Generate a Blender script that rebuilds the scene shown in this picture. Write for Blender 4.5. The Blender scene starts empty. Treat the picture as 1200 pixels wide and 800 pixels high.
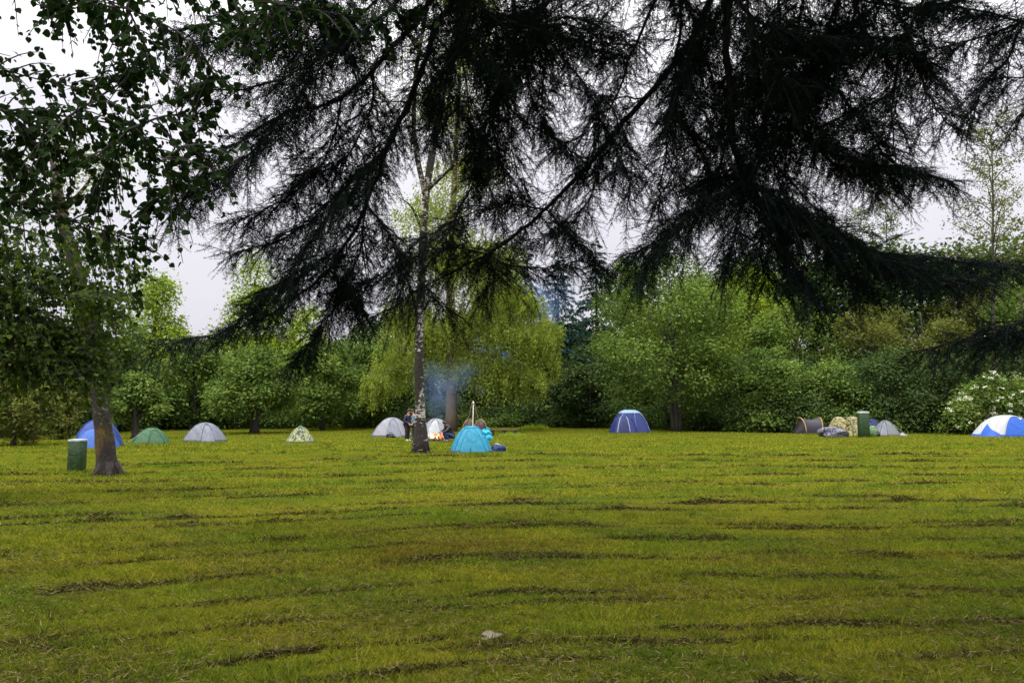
import bpy, math, random
import numpy as np
from mathutils import Vector, Matrix
PI = math.pi
R = math.radians
rs = np.random.RandomState
sc = bpy.context.scene
col = sc.collection

# ------------------------------------------------------------------ camera
CAMZ, F, HOR = 1.6, 900.0, 482.0
PITCH = math.atan((HOR - 400) / F)
cd = bpy.data.cameras.new('camera'); cam = bpy.data.objects.new('camera', cd); col.objects.link(cam)
cam.location = (0, 0, CAMZ); cam.rotation_euler = (PI / 2 + PITCH, 0, 0)
cd.sensor_width = 36; cd.lens = 27; cd.clip_end = 2000; cd.clip_start = 0.05
sc.camera = cam

def at(px, py, D):
    """world point seen at photo pixel (px,py) with world distance D along +Y"""
    a, b = (px - 600) / F, (400 - py) / F
    y = math.cos(PITCH) - b * math.sin(PITCH); z = math.sin(PITCH) + b * math.cos(PITCH)
    k = D / y
    return np.array([a * k, D, CAMZ + z * k])

def gz(x, y):
    return 0.02 * np.sin(x * 0.9 + 1.3) * np.sin(y * 0.7) + 0.03 * np.sin(x * 0.23 + y * 0.31)

def ground(px, py):
    a, b = (px - 600) / F, (400 - py) / F
    y = math.cos(PITCH) - b * math.sin(PITCH); z = math.sin(PITCH) + b * math.cos(PITCH)
    k = -CAMZ / z
    x, yy = a * k, y * k
    return np.array([x, yy, float(gz(x, yy))])

def back(g, dy):
    return np.array([g[0] * (g[1] + dy) / g[1], g[1] + dy, g[2]])

# ------------------------------------------------------------------ materials
def new_mat(name):
    m = bpy.data.materials.new(name); m.use_nodes = True
    nt = m.node_tree; nt.nodes.clear()
    out = nt.nodes.new('ShaderNodeOutputMaterial')
    return m, nt, out
def N(nt, t, **kw):
    n = nt.nodes.new(t)
    for k, v in kw.items():
        if k in n.inputs: n.inputs[k].default_value = v
        else: setattr(n, k, v)
    return n
def ramp(nt, stops, fac):
    r = nt.nodes.new('ShaderNodeValToRGB')
    e = r.color_ramp.elements
    while len(e) < len(stops): e.new(0.5)
    for i, (p, c) in enumerate(stops):
        e[i].position = p; e[i].color = (c[0], c[1], c[2], 1)
    nt.links.new(fac, r.inputs[0])
    return r.outputs[0]

def leaf_mat(name, c0, c1, c2, trans=0.35, gloss=0.012, rough=0.6, k=1.0):
    c0, c1, c2 = [tuple(k * q for q in c) for c in (c0, c1, c2)]
    m, nt, out = new_mat(name)
    at_ = N(nt, 'ShaderNodeAttribute', attribute_name='tint')
    c = ramp(nt, [(0.0, c0), (0.5, c1), (1.0, c2)], at_.outputs['Fac'])
    d = N(nt, 'ShaderNodeBsdfDiffuse'); t = N(nt, 'ShaderNodeBsdfTranslucent'); g = N(nt, 'ShaderNodeBsdfGlossy', Roughness=rough)
    hs = N(nt, 'ShaderNodeHueSaturation', Saturation=1.1, Value=1.15)
    nt.links.new(c, hs.inputs['Color']); nt.links.new(c, d.inputs['Color']); nt.links.new(hs.outputs[0], t.inputs['Color'])
    mx = N(nt, 'ShaderNodeMixShader'); mx.inputs[0].default_value = trans
    nt.links.new(d.outputs[0], mx.inputs[1]); nt.links.new(t.outputs[0], mx.inputs[2])
    m2 = N(nt, 'ShaderNodeMixShader'); m2.inputs[0].default_value = gloss
    nt.links.new(mx.outputs[0], m2.inputs[1]); nt.links.new(g.outputs[0], m2.inputs[2])
    nt.links.new(m2.outputs[0], out.inputs[0])
    return m

def cloth_mat(name, c, rough=0.55, var=0.12, scale=9.0, trans=0.12):
    m, nt, out = new_mat(name)
    tc = N(nt, 'ShaderNodeTexCoord'); no = N(nt, 'ShaderNodeTexNoise', Scale=scale, Detail=4.0)
    nt.links.new(tc.outputs['Object'], no.inputs['Vector'])
    a = [max(0, x * (1 - var)) for x in c]; b = [min(1, x * (1 + var)) for x in c]
    cc = ramp(nt, [(0.3, a), (0.7, b)], no.outputs[0])
    p = N(nt, 'ShaderNodeBsdfPrincipled', Roughness=rough)
    nt.links.new(cc, p.inputs['Base Color'])
    bp = N(nt, 'ShaderNodeBump', Strength=0.55, Distance=0.04)
    n2 = N(nt, 'ShaderNodeTexNoise', Scale=scale * 0.7, Detail=3.0, Distortion=0.8); nt.links.new(tc.outputs['Object'], n2.inputs['Vector'])
    nt.links.new(n2.outputs[0], bp.inputs['Height']); nt.links.new(bp.outputs[0], p.inputs['Normal'])
    t = N(nt, 'ShaderNodeBsdfTranslucent'); nt.links.new(cc, t.inputs['Color'])
    mx = N(nt, 'ShaderNodeMixShader'); mx.inputs[0].default_value = trans
    nt.links.new(p.outputs[0], mx.inputs[1]); nt.links.new(t.outputs[0], mx.inputs[2])
    nt.links.new(mx.outputs[0], out.inputs[0])
    return m

def camo_mat(name, cols, scale=7.0):
    m, nt, out = new_mat(name)
    tc = N(nt, 'ShaderNodeTexCoord'); no = N(nt, 'ShaderNodeTexNoise', Scale=scale, Detail=2.0, Distortion=1.4)
    nt.links.new(tc.outputs['Object'], no.inputs['Vector'])
    n = len(cols); r = nt.nodes.new('ShaderNodeValToRGB'); r.color_ramp.interpolation = 'CONSTANT'
    e = r.color_ramp.elements
    while len(e) < n: e.new(0.5)
    for i, c in enumerate(cols):
        e[i].position = 0 if i == 0 else 0.44 + 0.16 * (i - 1) / max(1, n - 2); e[i].color = (*c, 1)
    nt.links.new(no.outputs[0], r.inputs[0])
    p = N(nt, 'ShaderNodeBsdfPrincipled', Roughness=0.7); nt.links.new(r.outputs[0], p.inputs['Base Color'])
    nt.links.new(p.outputs[0], out.inputs[0])
    return m

def bark_mat(name, dark, mid, light, amount=0.5, scale=(6, 6, 2.2), moss=None, bump=0.6):
    m, nt, out = new_mat(name)
    tc = N(nt, 'ShaderNodeTexCoord'); mp = N(nt, 'ShaderNodeMapping'); mp.inputs['Scale'].default_value = scale
    nt.links.new(tc.outputs['Object'], mp.inputs['Vector'])
    no = N(nt, 'ShaderNodeTexNoise', Scale=1.6, Detail=8.0, Roughness=0.7); nt.links.new(mp.outputs[0], no.inputs['Vector'])
    c = ramp(nt, [(0.30, dark), (0.5, mid), (0.5 + 0.28 * (1 - amount), mid), (0.56 + 0.28 * (1 - amount), light)], no.outputs[0])
    if moss:
        n3 = N(nt, 'ShaderNodeTexNoise', Scale=1.3, Detail=5.0); nt.links.new(tc.outputs['Object'], n3.inputs['Vector'])
        rr = ramp(nt, [(0.46, (0, 0, 0)), (0.6, (1, 1, 1))], n3.outputs[0])
        mm = N(nt, 'ShaderNodeMix', data_type='RGBA'); nt.links.new(rr, mm.inputs[0]); nt.links.new(c, mm.inputs[6]); mm.inputs[7].default_value = (*moss, 1)
        c = mm.outputs[2]
    p = N(nt, 'ShaderNodeBsdfPrincipled', Roughness=0.85); nt.links.new(c, p.inputs['Base Color'])
    bp = N(nt, 'ShaderNodeBump', Strength=bump, Distance=0.04); nt.links.new(no.outputs[0], bp.inputs['Height']); nt.links.new(bp.outputs[0], p.inputs['Normal'])
    nt.links.new(p.outputs[0], out.inputs[0])
    return m

def emit_mat(name, c, s):
    m, nt, out = new_mat(name)
    e = N(nt, 'ShaderNodeEmission', Strength=s); e.inputs[0].default_value = (*c, 1)
    nt.links.new(e.outputs[0], out.inputs[0]); return m

# colour of the meadow, shared by soil sheet, living grass and cuttings
def field_group():
    g = bpy.data.node_groups.new('field_colour', 'ShaderNodeTree')
    g.interface.new_socket('Color', in_out='OUTPUT', socket_type='NodeSocketColor')
    o = g.nodes.new('NodeGroupOutput'); L = g.links
    ge = g.nodes.new('ShaderNodeNewGeometry')
    def noise(scale, s, det=4.0, dist=0.0, off=(0, 0, 0)):
        mp = g.nodes.new('ShaderNodeMapping'); mp.inputs['Scale'].default_value = s; mp.inputs['Location'].default_value = off
        L.new(ge.outputs['Position'], mp.inputs['Vector'])
        n = N(g, 'ShaderNodeTexNoise', Scale=scale, Detail=det, Distortion=dist); L.new(mp.outputs[0], n.inputs['Vector']); return n.outputs[0]
    def mixc(f, a, b):
        m = N(g, 'ShaderNodeMix', data_type='RGBA'); L.new(f, m.inputs[0])
        for i, v in ((6, a), (7, b)):
            if isinstance(v, tuple): m.inputs[i].default_value = (*v, 1)
            else: L.new(v, m.inputs[i])
        return m.outputs[2]
    f1 = ramp(g, [(0.42, (0, 0, 0)), (0.62, (1, 1, 1))], noise(0.35, (1, 1.6, 1), 5))
    f2 = ramp(g, [(0.47, (0, 0, 0)), (0.72, (1, 1, 1))], noise(1.7, (0.5, 1.2, 1), 8, 0.6, (7, 3, 0)))
    f3 = ramp(g, [(0.35, (0, 0, 0)), (0.75, (1, 1, 1))], noise(6.0, (1, 1, 1), 3, 0, (1, 9, 0)))
    c = mixc(f1, YEL, GRN)
    c = mixc(f3, c, tuple(0.55 * (a + b) for a, b in zip(YEL, GRN)))
    f2b = N(g, 'ShaderNodeMath', operation='MULTIPLY'); L.new(f2, f2b.inputs[0]); f2b.inputs[1].default_value = .42
    c = mixc(f2b.outputs[0], c, BRN)
    # worn and bare spots: under the two trunks, round the fire, one reddish patch in the near meadow
    jn = noise(2.2, (1, 1, 1), 7, 0.5, (5, 5, 0))
    for (sx_, sy_, rx, ry, cc) in SPOTS:
        mp = g.nodes.new('ShaderNodeMapping'); mp.vector_type = 'TEXTURE'; mp.inputs['Location'].default_value = (sx_, sy_, 0); mp.inputs['Scale'].default_value = (rx, ry, 1e3); L.new(ge.outputs['Position'], mp.inputs['Vector'])
        ln = N(g, 'ShaderNodeVectorMath', operation='LENGTH'); L.new(mp.outputs[0], ln.inputs[0])
        ad = N(g, 'ShaderNodeMath', operation='ADD'); L.new(ln.outputs['Value'], ad.inputs[0]); L.new(jn, ad.inputs[1])
        c = mixc(ramp(g, [(.35, (.6, .6, .6)), (1.0, (0, 0, 0))], (lambda q: (L.new(ad.outputs[0], q.inputs[0]), setattr(q.inputs[1], 'default_value', .66), q.outputs[0])[-1])(N(g, 'ShaderNodeMath', operation='MULTIPLY'))), c, cc)
    L.new(c, o.inputs[0])
    return g
YEL = (0.235, 0.232, 0.020); GRN = (0.105, 0.175, 0.014); BRN = (0.165, 0.12, 0.024)
SPOTS = [(*ground(493, 531)[:2], .75, .75, (.085, .05, .022)), (*ground(127, 555)[:2], .7, .7, (.07, .045, .02)), (*ground(512, 516)[:2], 1.6, 1.8, (.07, .055, .025)), (*ground(468, 655)[:2], .8, .9, (.155, .085, .02)), (*ground(560, 640)[:2], 1.6, .7, (.15, .10, .02))]
FG = field_group()

# ------------------------------------------------------------------ mesh helpers
class MB:
    def __init__(s): s.V = []; s.Q = []; s.T = []; s.tq = []; s.n = 0; s.tint = []
    def add(s, V, Q=None, T=None, tint=0.5):
        V = np.asarray(V, float).reshape(-1, 3)
        s.V.append(V); s.tint.append(np.broadcast_to(np.asarray(tint, float), (len(V),)))
        if Q is not None and len(Q): s.Q.append(np.asarray(Q, int) + s.n)
        if T is not None and len(T): s.T.append(np.asarray(T, int) + s.n)
        s.n += len(V); return s
    def tube(s, P, rad, k=6, tint=0.5, cap=True):
        P = np.asarray(P, float); n = len(P); rad = np.broadcast_to(np.asarray(rad, float), (n,))
        T = np.gradient(P, axis=0); T /= np.linalg.norm(T, axis=1)[:, None] + 1e-9
        u = np.cross(T[0], [0.3, 0.9, 0.2]); u /= np.linalg.norm(u) + 1e-9
        a = np.arange(k) * 2 * PI / k; ca, sa = np.cos(a)[:, None], np.sin(a)[:, None]
        V = np.zeros((n, k, 3))
        for i in range(n):
            u = u - T[i] * u.dot(T[i]); u /= np.linalg.norm(u) + 1e-9
            v = np.cross(T[i], u); V[i] = P[i] + rad[i] * (ca * u + sa * v)
        i, j = np.meshgrid(np.arange(n - 1), np.arange(k), indexing='ij'); j2 = (j + 1) % k
        Q = np.stack([i * k + j, i * k + j2, (i + 1) * k + j2, (i + 1) * k + j], -1).reshape(-1, 4)
        Vf = V.reshape(-1, 3); Tt = []
        if cap:
            Vf = np.vstack([Vf, P[0], P[-1]]); b = n * k
            jj = np.arange(k); j3 = (jj + 1) % k
            Tt = np.vstack([np.stack([np.full(k, b), j3, jj], -1), np.stack([np.full(k, b + 1), (n - 1) * k + jj, (n - 1) * k + j3], -1)])
        return s.add(Vf, Q, Tt, tint)
    def grid(s, G, closed_u=False, tint=0.5):
        G = np.asarray(G, float); a, b = G.shape[:2]
        ii = np.arange(a if closed_u else a - 1)
        i, j = np.meshgrid(ii, np.arange(b - 1), indexing='ij'); i2 = (i + 1) % a
        Q = np.stack([i * b + j, i2 * b + j, i2 * b + j + 1, i * b + j + 1], -1).reshape(-1, 4)
        return s.add(G.reshape(-1, 3), Q, None, tint)
    def box(s, c, d, bev=0.0):
        c = np.array(c, float); x, y, z = np.array(d, float) / 2
        if bev <= 0:
            V = np.array([[i, j, k] for i in (-x, x) for j in (-y, y) for k in (-z, z)])
            return s.add(V + c, [[0, 1, 3, 2], [4, 6, 7, 5], [0, 4, 5, 1], [2, 3, 7, 6], [0, 2, 6, 4], [1, 5, 7, 3]])
        import bmesh
        bm = bmesh.new(); bmesh.ops.create_cube(bm, size=1); bmesh.ops.scale(bm, vec=(2 * x, 2 * y, 2 * z), verts=bm.verts)
        bmesh.ops.bevel(bm, geom=bm.edges[:], offset=bev, segments=3, affect='EDGES', profile=0.5)
        bm.verts.index_update(); V = [v.co[:] for v in bm.verts]; Q = []; T = []
        for f in bm.faces:
            ix = [v.index for v in f.verts]
            if len(ix) == 4: Q.append(ix)
            else:
                for q in range(1, len(ix) - 1): T.append([ix[0], ix[q], ix[q + 1]])
        bm.free()
        return s.add(np.array(V) + c, Q, T)
    def build(s, name, mat, parent=None, smooth=True, tint=False):
        V = np.vstack(s.V); me = bpy.data.meshes.new(name)
        Q = np.vstack(s.Q) if s.Q else np.zeros((0, 4), int); T = np.vstack(s.T) if s.T else np.zeros((0, 3), int)
        if parent is not None and parent.get('_o') is not None: V = V - np.array(parent['_o'])
        me.vertices.add(len(V)); me.vertices.foreach_set('co', V.astype(np.float32).ravel())
        li = np.concatenate([Q.ravel(), T.ravel()]).astype(np.int32)
        me.loops.add(len(li)); me.loops.foreach_set('vertex_index', li)
        np_ = len(Q) + len(T); me.polygons.add(np_)
        st = np.concatenate([np.arange(len(Q)) * 4, len(Q) * 4 + np.arange(len(T)) * 3]).astype(np.int32)
        me.polygons.foreach_set('loop_start', st)
        me.polygons.foreach_set('use_smooth', np.full(np_, smooth, bool))
        me.update(calc_edges=True)
        if tint:
            a = me.attributes.new('tint', 'FLOAT', 'POINT'); a.data.foreach_set('value', np.concatenate(s.tint).astype(np.float32))
        me.materials.append(mat)
        o = bpy.data.objects.new(name, me); col.objects.link(o)
        if parent is not None: o.parent = parent
        return o

def unit(a): return a / (np.linalg.norm(a, axis=-1, keepdims=True) + 1e-9)

def leaves(mb, P, A, Nn, L, W, tint, kind='rhomb'):
    """P leaf base, A axis, Nn normal"""
    A = unit(A); S = unit(np.cross(A, Nn)); Nn = np.cross(S, A)
    L = np.asarray(L)[:, None]; W = np.asarray(W)[:, None]; n = len(P)
    tint = np.broadcast_to(np.asarray(tint, float), (n,))
    if kind == 'rhomb':
        V = np.stack([P, P + A * L * 0.45 + S * W * 0.5 + Nn * L * 0.06, P + A * L, P + A * L * 0.45 - S * W * 0.5 + Nn * L * 0.06], 1)
        mb.add(V.reshape(-1, 3), np.arange(n * 4).reshape(n, 4), None, np.repeat(tint, 4))
    elif kind == 'tri':
        V = np.stack([P - S * W * 0.5, P + S * W * 0.5, P + A * L], 1)
        mb.add(V.reshape(-1, 3), None, np.arange(n * 3).reshape(n, 3), np.repeat(tint, 3))
    else:   # rounded heart, folded along the midrib
        prof = [(0.0, 0.0), (0.02, 0.30), (0.28, 0.52), (0.6, 0.44), (0.86, 0.2), (1.08, 0.0)]
        rows = []
        for t, w in prof:
            cz = -0.12 * t * t
            rows.append(P + A * L * t + Nn * L * cz)
        rt = [P + A * L * t + S * W * w + Nn * L * (0.1 * w - 0.12 * t * t) for t, w in prof[1:5]]
        lf = [P + A * L * t - S * W * w + Nn * L * (0.1 * w - 0.12 * t * t) for t, w in prof[1:5]]
        V = np.stack([rows[0], rows[5], rows[2], rows[4]] + rt + lf, 1)   # 0 base 1 tip 2 mid 3 mid2 | 4-7 right | 8-11 left
        b = np.arange(n)[:, None] * 12
        Q = np.concatenate([b + np.array([[0, 4, 5, 2]]), b + np.array([[2, 5, 6, 3]]), b + np.array([[3, 6, 7, 1]]),
                            b + np.array([[0, 2, 9, 8]]), b + np.array([[2, 3, 10, 9]]), b + np.array([[3, 1, 11, 10]])])
        mb.add(V.reshape(-1, 3), Q, None, np.repeat(tint, 12))

def thing(name, label, cat, loc, group=None):
    o = bpy.data.objects.new(name, None); col.objects.link(o); o.empty_display_size = 0.3
    o.location = [float(v) for v in loc]; o['label'] = label; o['category'] = cat
    if group: o['group'] = group
    o['_o'] = [float(v) for v in loc]
    return o
def local(t): t['_o'] = [0.0, 0.0, 0.0]; return t      # parts given in the thing's own space
def tag(o, label, cat, group=None):
    o['label'] = label; o['category'] = cat
    if group: o['group'] = group
    return o

def smooth_path(pts, n=40):
    """cubic Hermite through the points, chord-length parameter (no overshoot on uneven spacing)"""
    P = np.asarray(pts, float)
    seg = np.linalg.norm(np.diff(P, axis=0), axis=1) + 1e-9; cum = np.concatenate([[0], np.cumsum(seg)])
    v = np.diff(P, axis=0) / seg[:, None]; T = np.zeros_like(P); T[0] = v[0]; T[-1] = v[-1]
    for i in range(1, len(P) - 1): T[i] = (v[i - 1] * seg[i] + v[i] * seg[i - 1]) / (seg[i] + seg[i - 1])
    d = np.linspace(0, cum[-1], n); i = np.clip(np.searchsorted(cum, d, 'right') - 1, 0, len(P) - 2); h = seg[i][:, None]; t = ((d - cum[i]) / seg[i])[:, None]
    return (2 * t**3 - 3 * t**2 + 1) * P[i] + (t**3 - 2 * t**2 + t) * h * T[i] + (-2 * t**3 + 3 * t**2) * P[i + 1] + (t**3 - t**2) * h * T[i + 1]

# ------------------------------------------------------------------ world, sun
SUN_EL, SUN_ROT = R(52), R(-150)
w = bpy.data.worlds.new('World'); sc.world = w; w.use_nodes = True
nt = w.node_tree; nt.nodes.clear()
wo = nt.nodes.new('ShaderNodeOutputWorld'); bg = nt.nodes.new('ShaderNodeBackground'); bg.inputs[1].default_value = 0.1
sky = nt.nodes.new('ShaderNodeTexSky'); sky.sky_type = 'NISHITA'; sky.sun_disc = False
sky.sun_elevation = SUN_EL; sky.sun_rotation = SUN_ROT; sky.air_density = 1.0; sky.dust_density = 6.0
tc = nt.nodes.new('ShaderNodeTexCoord'); sx = nt.nodes.new('ShaderNodeSeparateXYZ'); nt.links.new(tc.outputs['Generated'], sx.inputs[0])
# overcast cloud deck: luminance grows towards the zenith (CIE overcast sky)
cl = ramp(nt, [(0.0, (5.7, 5.55, 6.1)), (0.35, (7.4, 7.25, 7.8)), (1.0, (33.0, 32.5, 33.0))], sx.outputs[2])
no = N(nt, 'ShaderNodeTexNoise', Scale=2.0, Detail=4.0); nt.links.new(tc.outputs['Generated'], no.inputs[0])
cv = ramp(nt, [(0.3, (0.9, 0.9, 0.92)), (0.7, (1.06, 1.06, 1.05))], no.outputs[0])
mu = N(nt, 'ShaderNodeMix', data_type='RGBA', blend_type='MULTIPLY'); mu.inputs[0].default_value = 1; nt.links.new(cl, mu.inputs[6]); nt.links.new(cv, mu.inputs[7])
mx = N(nt, 'ShaderNodeMix', data_type='RGBA'); mx.inputs[0].default_value = 0.94
nt.links.new(sky.outputs[0], mx.inputs[6]); nt.links.new(mu.outputs[2], mx.inputs[7])
nt.links.new(mx.outputs[2], bg.inputs[0]); nt.links.new(bg.outputs[0], wo.inputs[0])
sl = bpy.data.lights.new('sun', 'SUN'); sl.energy = 1.5; sl.angle = R(35); sl.color = (1, 0.97, 0.92)
so = bpy.data.objects.new('sun', sl); col.objects.link(so)
sd = Vector((math.sin(SUN_ROT) * math.cos(SUN_EL), math.cos(SUN_ROT) * math.cos(SUN_EL), math.sin(SUN_EL)))
so.rotation_euler = sd.to_track_quat('Z', 'Y').to_euler(); so.location = (0, 0, 60)
vs = sc.view_settings; vs.view_transform = 'Standard'; vs.look = 'None'; vs.exposure = 0.47; vs.gamma = 1
cy = sc.cycles; cy.max_bounces = 5; cy.diffuse_bounces = 3; cy.glossy_bounces = 2; cy.transmission_bounces = 3; cy.volume_bounces = 0
cy.transparent_max_bounces = 6; cy.use_denoising = True; cy.volume_step_rate = 2.0; cy.caustics_reflective = False; cy.caustics_refractive = False

# ------------------------------------------------------------------ ground
def row_shift(x): return np.where(x < 0.5, 0.42 * (x - 0.5) * (1 - np.exp(-np.abs(x - 0.5) / 1.5)), 0.03 * (x - 0.5))
ys = np.concatenate([np.linspace(-40, -1, 30), np.linspace(0, 12, 90), 12 + np.geomspace(0.2, 700, 90)])
xs_ = np.concatenate([-np.geomspace(700, 12.5, 30), np.linspace(-12, 12, 110), np.geomspace(12.5, 700, 30)])
GX, GY = np.meshgrid(xs_, ys, indexing='ij')
G = np.stack([GX, GY, gz(GX, GY) - 0.005], -1)
m, nt, out = new_mat('meadow_soil')
g = nt.nodes.new('ShaderNodeGroup'); g.node_tree = FG
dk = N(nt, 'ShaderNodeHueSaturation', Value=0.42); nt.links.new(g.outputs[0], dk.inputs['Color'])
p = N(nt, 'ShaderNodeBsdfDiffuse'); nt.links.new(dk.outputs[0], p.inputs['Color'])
ge = nt.nodes.new('ShaderNodeNewGeometry'); n1 = N(nt, 'ShaderNodeTexNoise', Scale=14.0, Detail=6.0); nt.links.new(ge.outputs['Position'], n1.inputs['Vector'])
bp = N(nt, 'ShaderNodeBump', Strength=1.0, Distance=0.06); nt.links.new(n1.outputs[0], bp.inputs['Height']); nt.links.new(bp.outputs[0], p.inputs['Normal'])
nt.links.new(p.outputs[0], out.inputs[0])
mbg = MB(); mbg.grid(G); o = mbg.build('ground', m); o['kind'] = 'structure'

# living grass: single blades, denser close by
def blade_mat(name, lo, hi, trans=0.3):
    m, nt, out = new_mat(name)
    g = nt.nodes.new('ShaderNodeGroup'); g.node_tree = FG
    a = N(nt, 'ShaderNodeAttribute', attribute_name='tint')
    c = ramp(nt, [(0, lo), (1, hi)], a.outputs['Fac'])
    mm = N(nt, 'ShaderNodeMix', data_type='RGBA', blend_type='MULTIPLY'); mm.inputs[0].default_value = 1
    nt.links.new(g.outputs[0], mm.inputs[6]); nt.links.new(c, mm.inputs[7])
    d = N(nt, 'ShaderNodeBsdfDiffuse'); t = N(nt, 'ShaderNodeBsdfTranslucent')
    nt.links.new(mm.outputs[2], d.inputs[0]); nt.links.new(mm.outputs[2], t.inputs[0])
    ms = N(nt, 'ShaderNodeMixShader'); ms.inputs[0].default_value = trans
    nt.links.new(d.outputs[0], ms.inputs[1]); nt.links.new(t.outputs[0], ms.inputs[2]); nt.links.new(ms.outputs[0], out.inputs[0])
    return m
def nz(x, y, s):
    return (np.sin(x * 1.7 * s + 2.1 * np.sin(y * 1.1 * s + s)) + np.sin(y * 2.3 * s + 1.7 * np.sin(x * 0.9 * s + 2 * s)) + np.sin((x + y) * 1.3 * s + 3 * s)) / 3
r = rs(5); mb = MB()
for (d0, d1, n, h, wd) in ((3.6, 8, 230000, 0.042, 0.0050), (7.5, 16, 170000, 0.045, 0.010), (15, 32, 110000, 0.055, 0.02), (30, 84, 90000, 0.075, 0.05)):
    u = r.rand(n); D = 1 / (1 / d0 + u * (1 / d1 - 1 / d0)) if d0 > 3.6 else d0 + (d1 - d0) * u ** 1.3
    X = (r.rand(n) - 0.5) * D * 1.5
    cl_ = nz(X * .6, D, 1.9) * 0.3 + nz(X, D, 5.3) * 0.4 + nz(X + 3, D, 13.0) * 0.5 + nz(X + 7, D * .8, 31.0) * 0.35
    kp = cl_ + .25 * r.randn(n) > -.42; X, D, cl_ = X[kp], D[kp], cl_[kp]; n = len(X)
    hh = h * (0.45 + 0.75 * r.rand(n)) * (1 + 0.95 * np.clip(cl_, -0.6, 1.1)) * (1 + 0.25 * nz(X, D, 0.7))
    az = r.rand(n) * 2 * PI; ln = 0.35 + r.rand(n) * 1.0
    A = np.stack([np.cos(az) * ln, np.sin(az) * ln, np.ones(n)], 1)
    P = np.stack([X, D, gz(X, D) - 0.006], 1)
    tnt = np.clip(0.5 + 0.28 * r.randn(n) - 0.38 * cl_, 0, 1)
    leaves(mb, P, A, np.stack([np.sin(az), -np.cos(az), 0 * az], 1) + 0.3 * r.randn(n, 3), hh, wd * (0.6 + 0.8 * r.rand(n)), tnt, 'tri')
nt_ = 900; D = 4.2 + 34 * r.rand(nt_) ** 1.5; X = (r.rand(nt_) - .5) * D * 1.45; m_ = 26
sz = (.04 + .09 * r.rand(nt_)) * (1 + D / 45); a = r.rand(nt_, m_) * 2 * PI; q = np.sqrt(r.rand(nt_, m_)) * sz[:, None]
TX = (X[:, None] + 1.6 * q * np.cos(a)).ravel(); TY = (D[:, None] + q * np.sin(a)).ravel(); az = r.rand(nt_ * m_) * 2 * PI; dd = np.repeat(D, m_)
leaves(mb, np.stack([TX, TY, gz(TX, TY) - .004], 1), np.stack([np.cos(az) * .55, np.sin(az) * .55, np.ones(nt_ * m_)], 1), r.randn(nt_ * m_, 3), (.05 + .06 * r.rand(nt_ * m_)) * (1 + dd / 60), .005 + .0007 * dd, np.clip(np.repeat(.12 + .3 * r.rand(nt_), m_) + .12 * r.randn(nt_ * m_), 0, 1), 'tri')
for (cx_, cy_, ra, rb, n, h) in [(*ground(493, 531)[:2], .18, .75, 900, .10), (*ground(127, 555)[:2], .22, .8, 900, .10), (*back(ground(89.5, 552), .16)[:2], .18, .5, 500, .09)] + [(*back(ground(a_, b_), c_ * .4)[:2], c_ * .42, c_ * .62, 900, .12) for a_, b_, c_ in ((177, 520, 1.7), (240, 518, 2.0), (352, 518, 1.5), (552, 531, 1.7), (459, 512.5, 2.3), (741, 507, 2.8), (947, 508.5, 2), (115, 524.5, 2), (1180, 511, 3.6), (1038, 511, 1.7), (1012.5, 513, .6))]:
    a = r.rand(n) * 2 * PI; q = ra + (rb - ra) * r.rand(n) ** 1.5; X = cx_ + q * np.cos(a); D = cy_ + q * np.sin(a); az = r.rand(n) * 2 * PI
    leaves(mb, np.stack([X, D, gz(X, D) - .005], 1), np.stack([np.cos(az) * .5, np.sin(az) * .5, np.ones(n)], 1), r.randn(n, 3), h * (.4 + .8 * r.rand(n)), .014 + .012 * r.rand(n), np.clip(.35 + .25 * r.randn(n), 0, 1), 'tri')
o = mb.build('grass', blade_mat('grass_blade', (0.36, 0.55, 0.5), (2.0, 1.75, 2.0)), None, False, True); o['kind'] = 'stuff'

# mown rows of drying cuttings
mb = MB()
rows = [(3.9 * 1.088 ** i * (1 + .03 * math.sin(i * 2.3)), (1.1, .7, .9, .6, 1.0)[i % 5] * (1 if i < 16 else .75)) for i in range(25)]
for k, (y0, amp) in enumerate(rows):
    n = int(34000 * amp / (1 + y0 / 22)); X = (r.rand(n) - 0.5) * (y0 * 1.7 + 2)
    yc = y0 + row_shift(X) + 0.04 * np.sin(X * 0.8 + k) + 0.025 * np.sin(X * 2.3 + 2 * k) + 0.03 * np.sin(X * 5.1 + 3 * k)
    gate = nz(X, np.full(n, 1.7 * k), 1.1) + 0.5 * nz(X, np.full(n, 4.1 * k), 3.7)
    keep = gate + 0.5 * r.randn(n) > 0.32
    X = X[keep]; yc = yc[keep]; ga = np.clip(gate[keep] + 0.05, 0, 1); n = len(X)
    sp = (0.022 + 0.04 * ga) * (1 + y0 / 40)
    off = r.randn(n) * sp; Y = yc + off
    lumpy = np.clip(.55 + .9 * nz(X * 1.3 + 2.3 * k, yc * 0 + k, 3.1), 0.1, 1.5)
    hz = 0.10 * ga * lumpy * np.exp(-(off / (sp * 1.2)) ** 2) * r.rand(n) * min(1.0, amp)
    az = r.rand(n) * 2 * PI
    A = np.stack([np.cos(az), np.sin(az), 0.5 * r.randn(n)], 1)
    s_ = max(1.0, y0 / 7)
    leaves(mb, np.stack([X, Y, gz(X, Y) + hz], 1), A, r.randn(n, 3) + [0, 0, 1.0], (0.04 + 0.05 * r.rand(n)) * s_ ** 0.6, 0.007 * s_ * (0.6 + r.rand(n)), np.clip(0.4 + 0.3 * r.randn(n), 0, 1), 'tri')
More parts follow.
